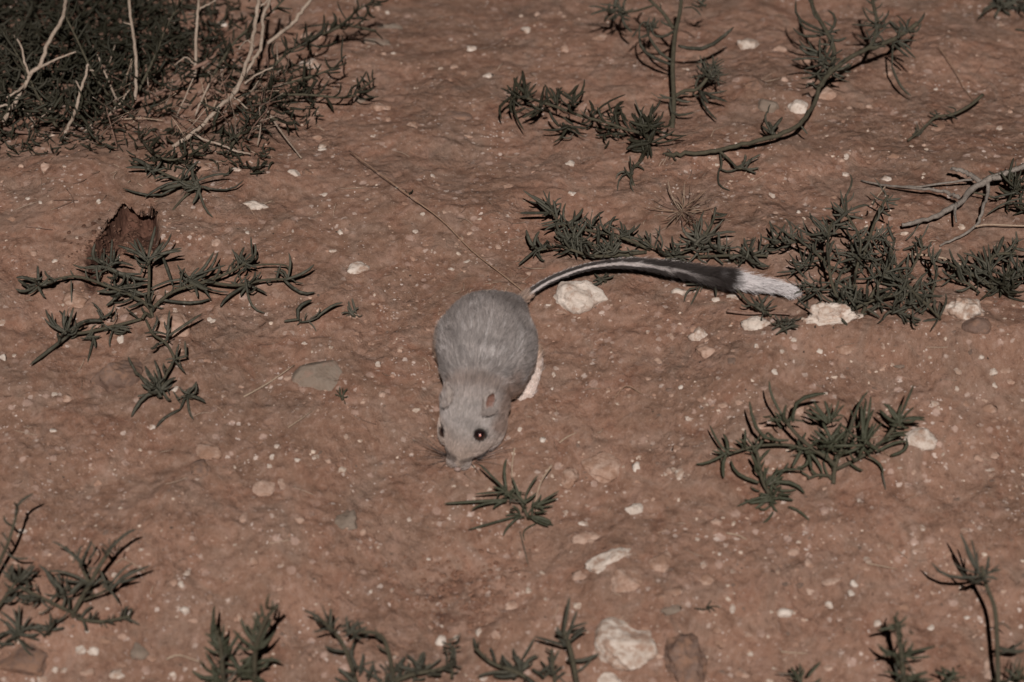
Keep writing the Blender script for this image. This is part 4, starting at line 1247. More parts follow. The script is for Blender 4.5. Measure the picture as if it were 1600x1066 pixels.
K.px_leaf(1590, 300, 1548, 310, 10, 8, 0.0, mat='leaf', w=6)
K.hub(1592, 292, 10, '', 30, (16, 40), mat='leaf_dark')
K.hub(1615, 325, 8, '', 16, (16, 40), mat='leaf_dark')
K.finish()

Lp = Plant('near_green_plant', 'full green plant with long curved leaves on the near right slope', (1300, 752), 'leaf_green', seed=47, wpx=6.2)
Lp.stem([(1302, 756, 0), (1303, 740, 4), (1302, 724, 8), (1258, 692, 18), (1232, 664, 24), (1224, 650, 26)], 7, 5, 8, (14, 30))
Lp.stem([(1303, 735, 5), (1309, 716, 10), (1324, 681, 20), (1335, 651, 28)], 7, 5, 8, (14, 30))
Lp.stem([(1303, 735, 5), (1354, 709, 10), (1384, 684, 18), (1404, 656, 24)], 6, 5, 10, (14, 30))
Lp.stem([(1290, 712, 12), (1263, 703, 12), (1225, 695, 12), (1178, 698, 12), (1137, 710, 10)], 5, 4, 11, (14, 28))
Lp.stem([(1208, 785, 0), (1206, 778, 3), (1192, 752, 8), (1184, 714, 14), (1180, 700, 14)], 7, 5, 18, (14, 30))
Lp.stem([(1300, 745, 3), (1280, 742, 5), (1262, 748, 4)], 5, 4, 5, (12, 22))
Lp.px_leaf(1226, 655, 1202, 594, 26, 40, -0.10)
Lp.px_leaf(1232, 688, 1171, 626, 20, 36, -0.26)
Lp.px_leaf(1239, 660, 1291, 615, 24, 34, 0.26)
Lp.hub(1226, 660, 24, '1210,645 1199,658,0.05 1257,659 1210,650 1240,645', 3, (12, 24))
Lp.px_leaf(1330, 672, 1357, 611, 22, 38, 0.06)
Lp.hub(1294, 660, 24, '1288,626 1310,625,-0.05 1258,640,0.1 1262,633,0.08 1320,651,0.15 1300,630 1275,650', 6, (14, 28))
Lp.hub(1350, 690, 18, '1353,623,0.03 1361,619,-0.03 1346,632 1365,640 1370,660', 8, (16, 34))
Lp.hub(1404, 658, 24, '1428,601,0.04 1428,636,0.03 1446,653,0.08 1380,631 1388,631 1374,640 1420,670 1446,657 1410,632', 5, (14, 28))
Lp.px_leaf(1370, 706, 1417, 690, 9, 10, 0.06)
Lp.px_leaf(1385, 690, 1418, 682, 14, 14, 0.2)
Lp.px_leaf(1392, 712, 1416, 684, 4, 12, -0.28)
Lp.px_leaf(1354, 712, 1380, 742, 9, 5, 0.18)
Lp.px_leaf(1378, 738, 1384, 766, 5, 1, 0.03, mat='leaf_dry', w=4)
Lp.hub(1300, 690, 18, '1272,672 1285,660 1330,700 1265,690 1322,672 1290,720', 20, (16, 36))
Lp.hub(1335, 700, 14, '', 10, (14, 32))
Lp.hub(1258, 700, 12, '1268,735 1245,720 1238,730 1285,740', 8, (14, 28))
Lp.hub(1137, 710, 10, '1109,664,-0.10 1130,678 1113,704,-0.12 1087,725,-0.1 1131,747,0.08 1120,700', 2, (10, 18))
Lp.px_leaf(1160, 700, 1164, 671, 11, 18, -0.12)
Lp.px_leaf(1180, 692, 1186, 676, 14, 18, -0.2)
Lp.px_leaf(1186, 754, 1142, 718, 8, 9, -0.16, w=5)
Lp.hub(1200, 755, 7, '1259,735,0.2 1215,730 1232,722 1258,772,0.18 1225,745 1245,765', 8, (14, 30))
Lp.hub(1206, 778, 4, '1163,780,-0.08 1151,792 1180,795 1170,786 1240,782 1215,800 1186,770', 10, (12, 26))
Lp.px_leaf(1232, 792, 1265, 814, 3, 1, 0.12, w=4)
Lp.px_leaf(1208, 800, 1192, 817, 2, 1, -0.12, w=4)
Lp.finish()

Z = Plant('front_sprig', 'small spiky sprig just in front of the animal\'s nose', (818, 800), 'leaf_green', seed=53, wpx=5.2)
Z.stem([(830, 812, 0), (824, 806, 3), (814, 784, 9), (800, 772, 12), (788, 768, 12)], 5, 4, 5, (12, 24))
Z.hub(790, 768, 12, '749,725,-0.03 792,716,-0.06 742,772,0.04 770,760 808,780', 4, (12, 22))
Z.hub(790, 782, 10, '693,787,0.03 736,797,0.06 770,795', 3, (12, 24))
Z.hub(810, 806, 6, '731,828,0.04 786,838,0.08 790,806 800,790', 2, (12, 22))
Z.hub(820, 785, 9, '800,746,-0.04 841,742,0.1 838,770 806,765 830,775', 5, (12, 26))
Z.hub(832, 790, 8, '872,778,0.03 874,767,0.04 865,790,-0.04 850,798', 3, (12, 22))
Z.hub(826, 806, 6, '865,821,0.03 862,817,0.06 858,822', 2, (12, 24))
Z.px_leaf(838, 818, 820, 846, 4, 1, 0.28, w=3.4)
Z.px_leaf(812, 830, 826, 885, 2, 0.8, 0.03, w=2.6, mat='leaf_dry')
Z.finish()

M = Plant('bottom_left_plant', 'stiff-branched plant in the bottom left corner', (118, 972), 'leaf', seed=59, wpx=5.4)
M.stem([(114, 964, 0), (118, 952, 5), (130, 930, 14), (141, 912, 20), (156, 884, 30), (172, 860, 38)], 8, 6, 4, (14, 24))
M.stem([(140, 912, 20), (130, 892, 26), (123, 876, 30)], 5, 4, 3, (12, 20))
M.stem([(116, 958, 4), (95, 949, 10), (57, 930, 16), (30, 918, 20)], 6, 4.5, 7, (14, 30))
M.stem([(120, 966, 2), (140, 970, 6), (161, 971, 8), (190, 966, 8), (204, 962, 8)], 6, 4, 22, (12, 22))
M.stem([(130, 938, 12), (155, 928, 18), (172, 921, 22)], 4, 3.5, 3, (12, 24))
M.hub(172, 860, 38, '213,827,0.12 158,850 176,848 160,862 180,842', 3, (10, 18))
M.hub(124, 880, 30, '80,846,0.06 102,852,-0.06 128,852 112,862 132,866 135,880', 4, (12, 24))
M.hub(140, 910, 20, '75,893,0.12 95,905 116,920 108,928', 3, (12, 24))
M.hub(172, 920, 22, '235,884,0.08 208,880,0.05 212,890,0.06 185,945 214,904 160,915', 4, (12, 26))
M.hub(95, 925, 18, '60,883,0.05 70,890 80,905 86,900 110,915', 9, (14, 28))
M.hub(60, 932, 14, '30,930 40,915 12,920 50,950 78,950', 6, (16, 34))
M.hub(28, 905, 22, '52,880 60,895 50,905 10,890 40,888 20,880 5,900', 10, (16, 34))
M.stem([(-10, 960, 4), (10, 930, 14), (28, 905, 22)], 6, 4, 5, (14, 30))
M.hub(26, 990, 6, '0,955 20,950 30,945 -10,1000 60,990 48,962 10,970', 12, (16, 36), stub=True)
M.hub(75, 985, 5, '100,980 55,975 90,965 40,985', 8, (14, 30), stub=True)
M.stem([(-20, 930, 5), (2, 872, 22), (12, 850, 30), (22, 818, 38), (26, 800, 42)], 6, 4, 5, (14, 28))
M.px_leaf(24, 806, 53, 771, 42, 48, 0.2)
M.px_leaf(10, 862, 45, 872, 26, 26, -0.15)
M.finish()

Np = Plant('blurred_upright_plant', 'upright out-of-focus green shoots at the bottom edge', (380, 1085), 'leaf_green', seed=61, wpx=6.5)
Np.stem([(398, 1090, 5), (398, 1050, 30), (400, 1010, 48), (415, 970, 64), (434, 945, 76)], 8, 6, 9, (20, 40))
Np.stem([(350, 1095, 5), (348, 1050, 30), (344, 1005, 48), (338, 985, 54)], 8, 6, 9, (20, 40))
Np.hub(402, 1010, 48, '375,965,-0.05 384,975 425,965 430,985,-0.1 412,955 395,960', 8, (18, 36))
Np.hub(346, 1020, 42, '322,990 330,985 360,995 350,975 318,1010', 7, (18, 36))
Np.hub(380, 1050, 26, '360,1020 420,1040 330,1045 440,1035', 18, (20, 40))
Np.hub(340, 1062, 16, '300,1048 310,1060 330,1040', 10, (20, 40))
Np.finish()

O = Plant('dark_forked_plant', 'dark forked plant left of centre at the bottom edge', (600, 1080), 'leaf', seed=67, wpx=6.0)
O.stem([(560, 1080, 0), (550, 1044, 14), (535, 1005, 28), (517, 982, 36), (500, 968, 42)], 7, 5, 7, (16, 32))
O.stem([(618, 1080, 0), (610, 1032, 20), (596, 994, 32), (565, 987, 36), (541, 987, 36)], 7, 5, 8, (14, 26))
O.stem([(590, 1080, 2), (640, 1055, 12), (690, 1045, 16), (712, 1030, 20)], 8, 5, 16, (14, 30))
O.hub(517, 981, 36, '474,954,0.05 517,950,0.03 494,965 530,965 505,985,0.1 488,958', 4, (12, 26))
O.hub(545, 990, 36, '541,962 552,975 560,968 570,972 536,975 575,980', 3, (10, 18))
O.hub(655, 1046, 14, '634,1022 664,1019 690,1028 645,1030 672,1035 620,1040', 14, (14, 32))
O.hub(708, 1012, 24, '703,1000 720,1003 722,1012 700,1030', 6, (10, 20))
O.stem([(706, 1060, 10), (706, 1035, 18), (708, 1010, 24)], 5, 4, 3, (10, 20))
O.hub(560, 1050, 10, '', 14, (16, 34))
O.hub(610, 1060, 8, '', 14, (16, 34))
O.finish()

Pp = Plant('forked_near_sprig', 'branching sprig left of the largest pale stone', (880, 1085), 'leaf', seed=71, wpx=6.4)
Pp.stem([(905, 1090, 0), (900, 1060, 12), (891, 1015, 26), (881, 987, 36)], 9, 7, 6, (14, 28))
Pp.stem([(850, 1085, 0), (829, 1063, 10), (804, 1049, 16), (767, 1035, 20), (742, 1012, 26)], 7, 5, 12, (14, 30))
Pp.stem([(870, 1085, 2), (866, 1060, 10), (862, 1020, 22)], 5, 3.5, 6, (14, 26))
Pp.px_leaf(880, 992, 890, 933, 34, 52, 0.03, w=8)
Pp.hub(886, 1000, 32, '902,953,0.04 919,973,0.15 918,984,0.06 868,985 870,978', 3, (12, 22))
Pp.px_leaf(886, 1010, 835, 995, 28, 30, 0.04, w=6.5)
Pp.px_leaf(816, 1030, 836, 996, 18, 30, 0.0, w=5)
Pp.px_leaf(896, 1032, 936, 1022, 20, 22, -0.06, w=8)
Pp.hub(815, 1050, 14, '842,1026,0.2 800,1024 790,1030 784,1022 826,1035 812,1028 745,1058 770,1055', 8, (14, 28))
Pp.hub(864, 1050, 12, '846,1044 880,1040 850,1060 862,1012 875,1015', 8, (14, 28))
Pp.finish()

Q = Plant('tall_blurred_stem', 'tall near stem with long drooping leaves at lower right', (1563, 1140), 'leaf', seed=73, wpx=5.0)
Q.stem([(1563, 1150, 2), (1560, 1066, 14), (1558, 1000, 27), (1554, 950, 35), (1541, 915, 40), (1534, 885, 45)], 7.5, 6)
Q.hub(1534, 898, 42, '1455,878,-0.2 1500,832,0.04 1518,842,0.03 1545,868 1562,882,-0.08 1564,890 1507,852,-0.05 1528,858 1560,905 1490,880', 8, (16, 36), w=5.5)
Q.px_leaf(1560, 1012, 1602, 1016, 25, 28, -0.1, w=8)
Q.px_leaf(1558, 975, 1580, 985, 31, 27, 0.15, w=4)
Q.px_leaf(1562, 1020, 1600, 1000, 24, 30, -0.1, w=5)
Q.hub(1590, 1062, 20, '1570,1045 1600,1040 1580,1035 1610,1050', 8, (16, 32), mat='leaf_green')
Q.finish()

R = Plant('fuzzy_green_shoot', 'short bristly green shoot at the lower right edge', (1412, 1095), 'leaf_green', seed=79, wpx=5.0)
R.stem([(1416, 1110, 2), (1412, 1065, 22), (1407, 1012, 40), (1400, 970, 54)], 10, 7, 34, (10, 20), spread=0.6)
R.hub(1402, 985, 48, '1385,975 1398,962 1418,975 1372,985,0.05', 10, (10, 18))
R.hub(1410, 1025, 36, '1370,1005,-0.1 1462,1010,0.04 1455,1025 1378,1025 1440,1015', 12, (12, 24))
R.hub(1414, 1060, 24, '1380,1050 1450,1050 1460,1062', 14, (14, 26))
R.finish()
R2 = Plant('fuzzy_green_shoot', 'pale green shoot tips cut by the bottom right edge', (1480, 1095), 'leaf_green', seed=83, wpx=5.0)
R2.hub(1485, 1062, 20, '1470,1040 1490,1042 1500,1050 1460,1050 1510,1058', 14, (12, 26), stub=True)
R2.finish()
R3 = Plant('fuzzy_green_shoot', 'small green shoot tip at the bottom below the oval pebble', (1252, 1090), 'leaf_green', seed=85, wpx=5.0)
R3.hub(1250, 1064, 16, '1236,1042 1248,1044 1256,1046 1234,1056', 8, (12, 24), stub=True)
R3.finish()

Sp = Plant('upright_far_plant', 'dark upright stem with looping leaves at the top edge', (1050, 205), 'leaf', seed=89, wpx=6.0)
Sp.stem([(1050, 198, 0), (1052, 178, 4), (1053, 152, 10), (1051, 104, 20), (1055, 51, 32), (1062, 18, 40), (1066, -20, 48)], 9, 7)
Sp.stem([(1052, 40, 34), (1036, 18, 40), (1018, 0, 46), (1000, -20, 50)], 7, 5, 4, (14, 26))
Sp.px_leaf(1060, 70, 1147, 36, 28, 36, -0.16, w=8)
Sp.px_leaf(1050, 100, 998, 52, 20, 30, -0.2, w=7)
Sp.px_leaf(1050, 94, 1012, 50, 22, 30, -0.08, w=8)
Sp.px_leaf(1055, 44, 1018, 50, 34, 36, -0.15, w=5)
Sp.px_leaf(1000, 60, 1018, 30, 28, 36, 0.28, w=4)
Sp.px_leaf(1068, 10, 1096, 22, 42, 40, 0.2, w=4.5)
Sp.hub(966, 16, 30, '919,8,0.05 922,22 936,4 958,30 950,28 985,28 945,14 990,10', 16, (14, 32))
Sp.stem([(1020, 6, 44), (992, 14, 36), (966, 16, 30)], 4, 4)
Sp.hub(1012, 42, 32, '1000,55 1030,40 1022,28 1005,30', 9, (14, 28))
Sp.hub(1095, 4, 36, '1080,0 1105,5 1110,-10', 6, (12, 24))
Sp.stem([(1053, 150, 10), (1070, 140, 12), (1088, 137, 13), (1104, 122, 18), (1110, 108, 22)], 7, 6, 4, (10, 20))
Sp.hub(1110, 112, 20, '1122,88 1096,95 1136,128 1132,106 1078,120 1134,118', 46, (14, 28), w=3.6, flat=0.7)
Sp.hub(1053, 152, 10, '1027,151,0.03 1085,174,-0.25 1080,158 1030,146', 3, (12, 24))
Sp.hub(1095, 142, 12, '1121,187,-0.12 1136,158,0.04 1112,152 1106,160 1137,140,-0.1', 6, (12, 24))
Sp.finish()

S2 = Plant('far_dark_sprig', 'dark leafy sprig lying toward the middle of the top', (1000, 262), 'leaf_dark', seed=97, wpx=6.2)
S2.stem([(990, 290, 0), (986, 268, 2), (1004, 246, 4), (1012, 214, 9), (975, 200, 12), (947, 191, 14), (908, 180, 16), (863, 163, 18), (823, 152, 18), (798, 149, 16)], 5, 5, 30, (16, 34), lw=5.6)
S2.hub(805, 150, 17, '784,186,0.15 819,203,-0.1 817,113,0.04 809,118,0.05 792,132,0.03 801,178,0.15 840,140', 3, (12, 22))
S2.hub(822, 150, 18, '816,108 803,120 830,128 838,130', 2, (14, 24))
S2.hub(843, 170, 15, '816,184 820,176 830,160 851,132 860,150 826,182', 12, (12, 26))
S2.hub(868, 160, 17, '851,130 858,136 871,135 880,140', 5, (14, 26))
S2.hub(895, 160, 17, '913,123,-0.05 871,135,-0.05 880,142 915,142,0.12 905,130', 6, (14, 28))
S2.hub(885, 195, 11, '864,222 848,202 905,208 875,215 920,200', 7, (14, 30))
S2.hub(925, 180, 15, '978,146,0.05 920,155,0.2 940,170', 4, (14, 26))
S2.hub(958, 176, 14, '975,156 976,165 965,160 950,160 972,175 978,184', 10, (14, 28))
S2.hub(952, 205, 8, '930,210 968,214,-0.12 948,220,0.28 980,208', 4, (12, 24))
S2.hub(1012, 196, 12, '991,160 1022,175 1030,178 1075,211,-0.1 1000,170 1040,190', 34, (16, 36), flat=0.8)
S2.hub(1012, 222, 7, '979,217 978,234 1003,246 1070,212,-0.08 1018,246 985,226 1012,248', 12, (14, 34))
S2.hub(985, 268, 2, '962,280,-0.25 990,300,0.1 965,298,-0.2', 0, w=3.5, mat='leaf_dry')
S2.finish()

T = Plant('arching_stem_plant', 'long arching dark stem with leafy side shoots at top right', (1060, 246), 'leaf', seed=101, wpx=5.8)
T.stem([(1042, 243, 1), (1070, 240, 4), (1110, 238, 6), (1150, 227, 8), (1206, 214, 12), (1248, 194, 16), (1271, 163, 20), (1283, 132, 24), (1303, 109, 28), (1347, 79, 30), (1392, 63, 30), (1420, 45, 32), (1434, 36, 34)], 7, 8.5, 0, name='stem', knobs=0.08)
T.stem([(1283, 134, 24), (1298, 105, 28), (1303, 76, 32), (1288, 42, 38), (1271, 8, 44), (1266, -20, 48)], 8, 7, 8, (14, 26))
T.stem([(1358, 74, 30), (1366, 60, 32), (1371, 37, 36), (1365, 6, 42), (1362, -14, 46)], 6, 6, 22, (12, 24), lw=4.4, spread=0.8)
T.hub(1292, 50, 36, '1239,39,-0.18 1247,17,-0.18 1244,-4,-0.15 1293,11,-0.2 1313,45 1323,58,-0.28 1310,50', 6, (12, 24))
T.hub(1290, 94, 28, '1248,58,-0.1 1237,93,0.06 1250,121,-0.2 1265,75 1250,70 1262,62 1280,62', 20, (14, 34))
T.hub(1300, 108, 27, '1332,98,-0.2 1330,100 1320,118,-0.15 1255,110,-0.15', 8, (14, 30))
T.hub(1276, 136, 22, '1260,130 1259,136 1270,126', 2, (10, 18))
T.hub(1371, 40, 36, '1348,6,-0.1 1389,14,-0.05 1339,52,-0.25 1330,36 1391,34,-0.1 1360,20', 14, (12, 24), w=4.4)
T.hub(1416, 48, 32, '1400,22 1445,19,-0.1 1425,25 1440,35,-0.15 1418,30 1400,42 1405,30', 10, (12, 24))
T.hub(1396, 66, 30, '1431,90,0.02 1424,76 1420,88 1432,62', 5, (12, 26))
T.px_leaf(1395, 66, 1394, 105, 30, 20, 0.03, w=6)
T.px_leaf(1394, 102, 1424, 149, 20, 8, -0.06, w=6)
T.px_leaf(1206, 207, 1200, 172, 12, 22, -0.15)
T.px_leaf(1200, 176, 1204, 162, 20, 25, 0.05)
T.hub(1208, 208, 12, '1223,182,0.03 1190,196 1200,190', 2, (10, 18))
T.px_leaf(1250, 194, 1262, 209, 15, 10, 0.0, w=6)
T.stem([(1122, 234, 6), (1138, 248, 6), (1152, 262, 5), (1163, 262, 5)], 5, 4, 3, (12, 22))
T.hub(1163, 262, 5, '1189,240,0.03 1182,271 1148,262 1170,248 1158,252 1186,262', 3, (10, 20))
T.px_leaf(1125, 240, 1124, 266, 6, 4, -0.05)
T.px_leaf(1124, 262, 1141, 298, 4, 1, -0.15)
T.px_leaf(1125, 262, 1155, 262, 4, 5, -0.15)
T.hub(1050, 242, 2, '1035,240 1042,232 1058,250', 1, (8, 16), w=4)
T.finish()

U = Plant('fallen_thin_sprig', 'thin fallen sprig lying alone at the upper right', (1480, 190), 'leaf', seed=103, wpx=4.0)
U.stem([(1419, 218, 2), (1443, 200, 4), (1462, 183, 6), (1488, 177, 8), (1515, 163, 10), (1536, 146, 13)], 4, 6, 4, (8, 14))
U.hub(1440, 202, 4, '1425,208 1432,192 1448,192 1430,212 1424,216', 5, (6, 14))
U.hub(1466, 182, 6, '1460,170 1452,174 1456,182', 3, (6, 12))
U.hub(1490, 176, 8, '1480,166,0.25 1497,184 1478,172', 1, (6, 12))
U.finish()

V = Plant('top_corner_plant', 'dark plant tips at the top right corner', (1570, 0), 'leaf', seed=107, wpx=5.0)
V.hub(1565, 4, 5, '1528,24 1535,8 1545,2 1590,12 1580,18 1600,10', 26, (16, 34), stub=True)
V.hub(1600, 0, 6, '1605,20 1590,14', 12, (16, 34), stub=True)
V.px_leaf(1602, 46, 1586, 43, 2, 2, 0.0, w=4)
V.finish()

# dead tuft of fine grass behind the tail
W = Plant('dry_grass_tuft', 'dead fan of fine tan grass blades behind the tail', (1067, 332), 'straw', stem='straw', group='', cat='grass', seed=109, wpx=1.7)
for k in range(64):
    a = W.r.uniform(0, 2 * math.pi)
    Lx = W.r.uniform(18, 52) * (1.25 if math.sin(a) > 0 else 0.8)
    W.px_leaf(1067 + W.r.gauss(0, 3), 330 + W.r.gauss(0, 2), 1067 + Lx * math.cos(a), 328 - Lx * math.sin(a) * 0.8, 2, W.r.uniform(2, 12) + max(0, math.sin(a)) * 8, W.r.uniform(-0.1, 0.1), mat=W.r.choice(('straw', 'brown_bark', 'red_straw')))
W.finish()

# two tiny withered bits on the open soil
X1 = Plant('withered_twiglet', 'tiny three-pronged dark twig on the lower right soil', (1104, 952), 'leaf_dark', group='', cat='twig', seed=113, wpx=3.2)
X1.hub(1106, 949, 2, '1084,950 1126,950,0.1 1112,938 1111,958 1118,956', 0)
X1.finish()
X2 = Plant('withered_twiglet', 'tiny dark prong beside the long reddish stalk', (640, 305), 'leaf_dark', group='', cat='twig', seed=115, wpx=3.4)
X2.hub(638, 303, 2, '645,296 632,296 644,300 640,306', 0)
X2.finish()

# ------------------------------------------------------------------ the animal: a kangaroo rat sniffing the ground
G_OFF = 0.0


def rat_point(px, py, z):
    p = at_level(px, py, z / 1000.0)
    for _ in range(6):
        p = at_level(px, py, z / 1000.0 + G_OFF + float(mound(p[1])))
    return p


# spine from the rump to the nose: pixel, height in mm, half width and half height in mm
SPINE = [
    (806, 474, 18, 5.0, 5.0),
    (795, 486, 19, 13.0, 11.5),
    (779, 500, 21, 22.0, 17.5),
    (767, 514, 23.5, 27.0, 21.5),
    (762, 532, 25.5, 29.4, 24.0),
    (760, 554, 26.5, 29.2, 25.0),
    (756, 574, 26.5, 26.6, 23.5),
    (751, 591, 26, 24.0, 21.5),
    (747, 605, 25.0, 20.0, 18.0),
    (744, 620, 24.6, 19.3, 16.6),
    (741, 637, 23.5, 20.6, 16.4),
    (738, 655, 20.5, 19.8, 15.2),
    (733, 673, 17, 17.6, 13.4),
    (727, 690, 13.5, 14.2, 11.0),
    (721, 705, 10.5, 10.2, 8.4),
    (718, 717, 8.2, 6.8, 6.2),
    (717, 726, 6.8, 4.2, 4.2),
    (716, 731, 6.0, 2.0, 2.2),
]
for _ in range(3):
    sp_c = np.array([rat_point(a, b, c) for a, b, c, _, _ in SPINE])
    G_OFF = float(np.mean(ground_z(sp_c[:, 0], sp_c[:, 1]) - mound(sp_c[:, 1])))
g_mean = 0.0
sp_r = np.array([[d, e] for *_, d, e in SPINE]) / 1000.0
ROOT = np.array([sp_c[5, 0], sp_c[5, 1], G_OFF + float(mound(sp_c[5, 1]))])


def height(p):
    return p[..., 2] + ROOT[2] - G_OFF - mound(p[..., 1] + ROOT[1])


def loft(cent, rad, sides=36, up=np.array([0, 0, 1.0]), roll=None, top_flat=0.0):
    cent = np.asarray(cent)
    n = len(cent)
    tan = np.gradient(cent, axis=0)
    tan /= np.linalg.norm(tan, axis=1)[:, None]
    v, f = [], []
    for i in range(n):
        side = np.cross(tan[i], up)
        side /= np.linalg.norm(side)
        top = np.cross(side, tan[i])
        if roll is not None:
            a = roll[i]
            side, top = side * math.cos(a) + top * math.sin(a), top * math.cos(a) - side * math.sin(a)
        for k in range(sides):
            a = 2 * math.pi * k / sides
            c, s = math.cos(a), math.sin(a)
            e = 0.92
            c2 = math.copysign(abs(c) ** e, c)
            s2 = math.copysign(abs(s) ** e, s)
            v.append(cent[i] + side * c2 * rad[i][0] + top * s2 * rad[i][1])
    for i in range(n - 1):
        for k in range(sides):
            k2 = (k + 1) % sides
            f.append((i * sides + k, (i + 1) * sides + k, (i + 1) * sides + k2, i * sides + k2))
    f.append(tuple(range(sides)))
    f.append(tuple((n - 1) * sides + k for k in range(sides))[::-1])
    return v, f


def resample(c, r, per=4):
    both = smooth_path(np.hstack([c, r]), per)
    return both[:, :3], np.maximum(both[:, 3:], 0.0006)


body_v, body_f = [], []


def put(v, f):
    k = len(body_v)
    body_v.extend(v)
    body_f.extend([tuple(q + k for q in fc) for fc in f])


c_s, r_s = resample(sp_c, sp_r)
put(*loft(c_s, r_s))

# tail: out of the rump, up over the chalk block and down to the tuft
TAIL = [(808, 478, 16, 3.4), (822, 463, 17.5, 2.2), (836, 452, 18, 1.8), (852, 442, 18.5, 1.7), (880, 429, 19, 1.7), (920, 417, 19, 1.75), (960, 412, 19, 1.85), (1000, 412, 18.5, 2.0),
        (1050, 419, 17.5, 2.1), (1100, 428, 16, 2.2), (1136, 434, 14.5, 2.2), (1166, 440, 13, 2.0), (1194, 445, 11.5, 1.6), (1218, 450, 11, 1.3), (1232, 453, 10.5, 1.1)]
tl_c = np.array([rat_point(a, b, c) for a, b, c, _ in TAIL])
t_free = on_ground([q[0] for q in TAIL], [q[1] for q in TAIL], np.interp(np.arange(len(TAIL)), [0, 4, 9, 14], [0.020, 0.020, 0.0175, 0.010]))
t_w = smooth(1.5, 7.0, np.arange(len(TAIL), dtype=float))[:, None]
tl_c = tl_c * (1 - t_w) + t_free * t_w
tl_r = np.array([[d, d] for *_, d in TAIL]) / 1000.0
c_t, r_t = resample(tl_c, tl_r, 6)
put(*loft(c_t, r_t, 14))


def ellipsoid(c, ax, radii, sub=3):
    v, f = ICO[sub]
    return [c + ax @ (q * radii) for q in v], f


def limb(pts, rad, sides=14):
    c = np.array([rat_point(*p) for p in pts])
    c[:, 2] += g_mean
    r = np.array([[q, q] if np.isscalar(q) else q for q in rad]) / 1000.0
    cc, rr = resample(c, r, 4)
    put(*loft(cc, rr, sides))


EYE3 = np.eye(3)
# haunches
hl = rat_point(803, 535, 16) + [0, 0, g_mean]
put(*ellipsoid(hl, EYE3, np.array([0.0125, 0.021, 0.0155])))
hr = rat_point(712, 535, 16) + [0, 0, g_mean]
put(*ellipsoid(hr, EYE3, np.array([0.0125, 0.021, 0.0155])))
# long hind feet: heel to toes, seen on the animal's left; the other tucked under the flank
limb([(822, 540, 10), (837, 560, 8), (835, 582, 5.8), (827, 602, 4.8), (820, 618, 4.0)], [5.0, (4.6, 4.2), (4.4, 3.6), (4.9, 3.2), (5.4, 2.6)])
for k, (tx, ty) in enumerate(((807, 626), (813, 633), (821, 634), (829, 629))):
    limb([(818 + 3.6 * (k - 1.5), 612, 3.2), ((817 + 4.0 * (k - 1.5) + tx) / 2, 621, 3.0), (tx, ty, 1.8)], [1.5, 1.35, 0.9], 8)
limb([(712, 548, 8), (710, 566, 6), (714, 588, 4), (718, 612, 3)], [4.6, (4.4, 4), (4, 3.2), (4.4, 2.2)])
# small fore paws under the chest, with fingers
for s_ in (-1, 1):
    limb([(744 + 18 * s_, 628, 15), (740 + 19 * s_, 648, 9), (736 + 15 * s_, 668, 4), (733 + 13 * s_, 680, 2.4)], [5.0, 3.4, 2.3, 1.9])
    for k in range(4):
        limb([(733 + 13 * s_ + 2 * (k - 1.5), 678, 2.2), (732 + 12 * s_ + 3.2 * (k - 1.5), 686, 2.0), (731 + 12 * s_ + 3.6 * (k - 1.5), 691, 1.2)], [0.9, 0.8, 0.5], 7)

# cheeks and muzzle pads
hd = c_s[-1] - c_s[-30]
hd /= np.linalg.norm(hd)
side_h = np.cross(hd, [0, 0, 1.0])
side_h /= np.linalg.norm(side_h)          # towards the animal's right (picture left)
top_h = np.cross(side_h, hd)
HEAD = np.stack([side_h, hd, top_h], 1)
for px, py, z, rr in ((766, 664, 13, (0.0100, 0.016, 0.0095)), (706, 660, 13, (0.0078, 0.015, 0.0090)), (726, 720, 6.3, (0.0042, 0.0060, 0.0040)), (708, 716, 6.3, (0.0040, 0.0060, 0.0040))):
    put(*ellipsoid(rat_point(px, py, z) + [0, 0, g_mean], HEAD, np.array(rr)))

raw = bpy.data.meshes.new('body_raw')
raw.from_pydata([tuple(np.asarray(q) - ROOT) for q in body_v], [], body_f)
tmp = bpy.data.objects.new('body_raw', raw)
COL.objects.link(tmp)
md = tmp.modifiers.new('remesh', 'REMESH')
md.mode = 'VOXEL'
md.voxel_size = 0.0008
md.use_smooth_shade = True
sm = tmp.modifiers.new('smooth', 'SMOOTH')
sm.factor = 0.5
sm.iterations = 7
dg = bpy.context.evaluated_depsgraph_get()
body_me = bpy.data.meshes.new_from_object(tmp.evaluated_get(dg))
bpy.data.objects.remove(tmp)
bpy.data.meshes.remove(raw)
body_me.name = 'body'
nv = len(body_me.vertices)
bco = np.empty(nv * 3)
body_me.vertices.foreach_get('co', bco)
bco = bco.reshape(-1, 3)
bno = np.empty(nv * 3, np.float32)
body_me.vertices.foreach_get('normal', bno)
bno = bno.reshape(-1, 3).astype(float)

RAT_L = c_s - ROOT
RAT_T = c_t - ROOT
EYES = [(748, 677, 22, 1), (685, 677, 16.0, -1)]


def nearest_on(path, p):
    best = np.full(len(p), 1e9)
    idx_ = np.zeros(len(p), int)
    for i in range(len(path)):
        d = ((p - path[i]) ** 2).sum(1)
        k = d < best
        best[k] = d[k]
        idx_[k] = i
    return idx_, np.sqrt(best)


tan_s = -np.gradient(RAT_L, axis=0)
tan_s /= np.linalg.norm(tan_s, axis=1)[:, None]        # towards the rear
tan_t = np.gradient(RAT_T, axis=0)
tan_t /= np.linalg.norm(tan_t, axis=1)[:, None]

# eye positions: just at the surface of the head on the sight line
eye_pos = []
for ex, ey, ez, sd in EYES:
    q = rat_point(ex, ey, ez) + [0, 0, g_mean] - ROOT
    d2 = ((bco - q) ** 2).sum(1)
    near = bco[np.argmin(d2)]
    nn = bno[np.argmin(d2)]
    eye_pos.append((near, nn))

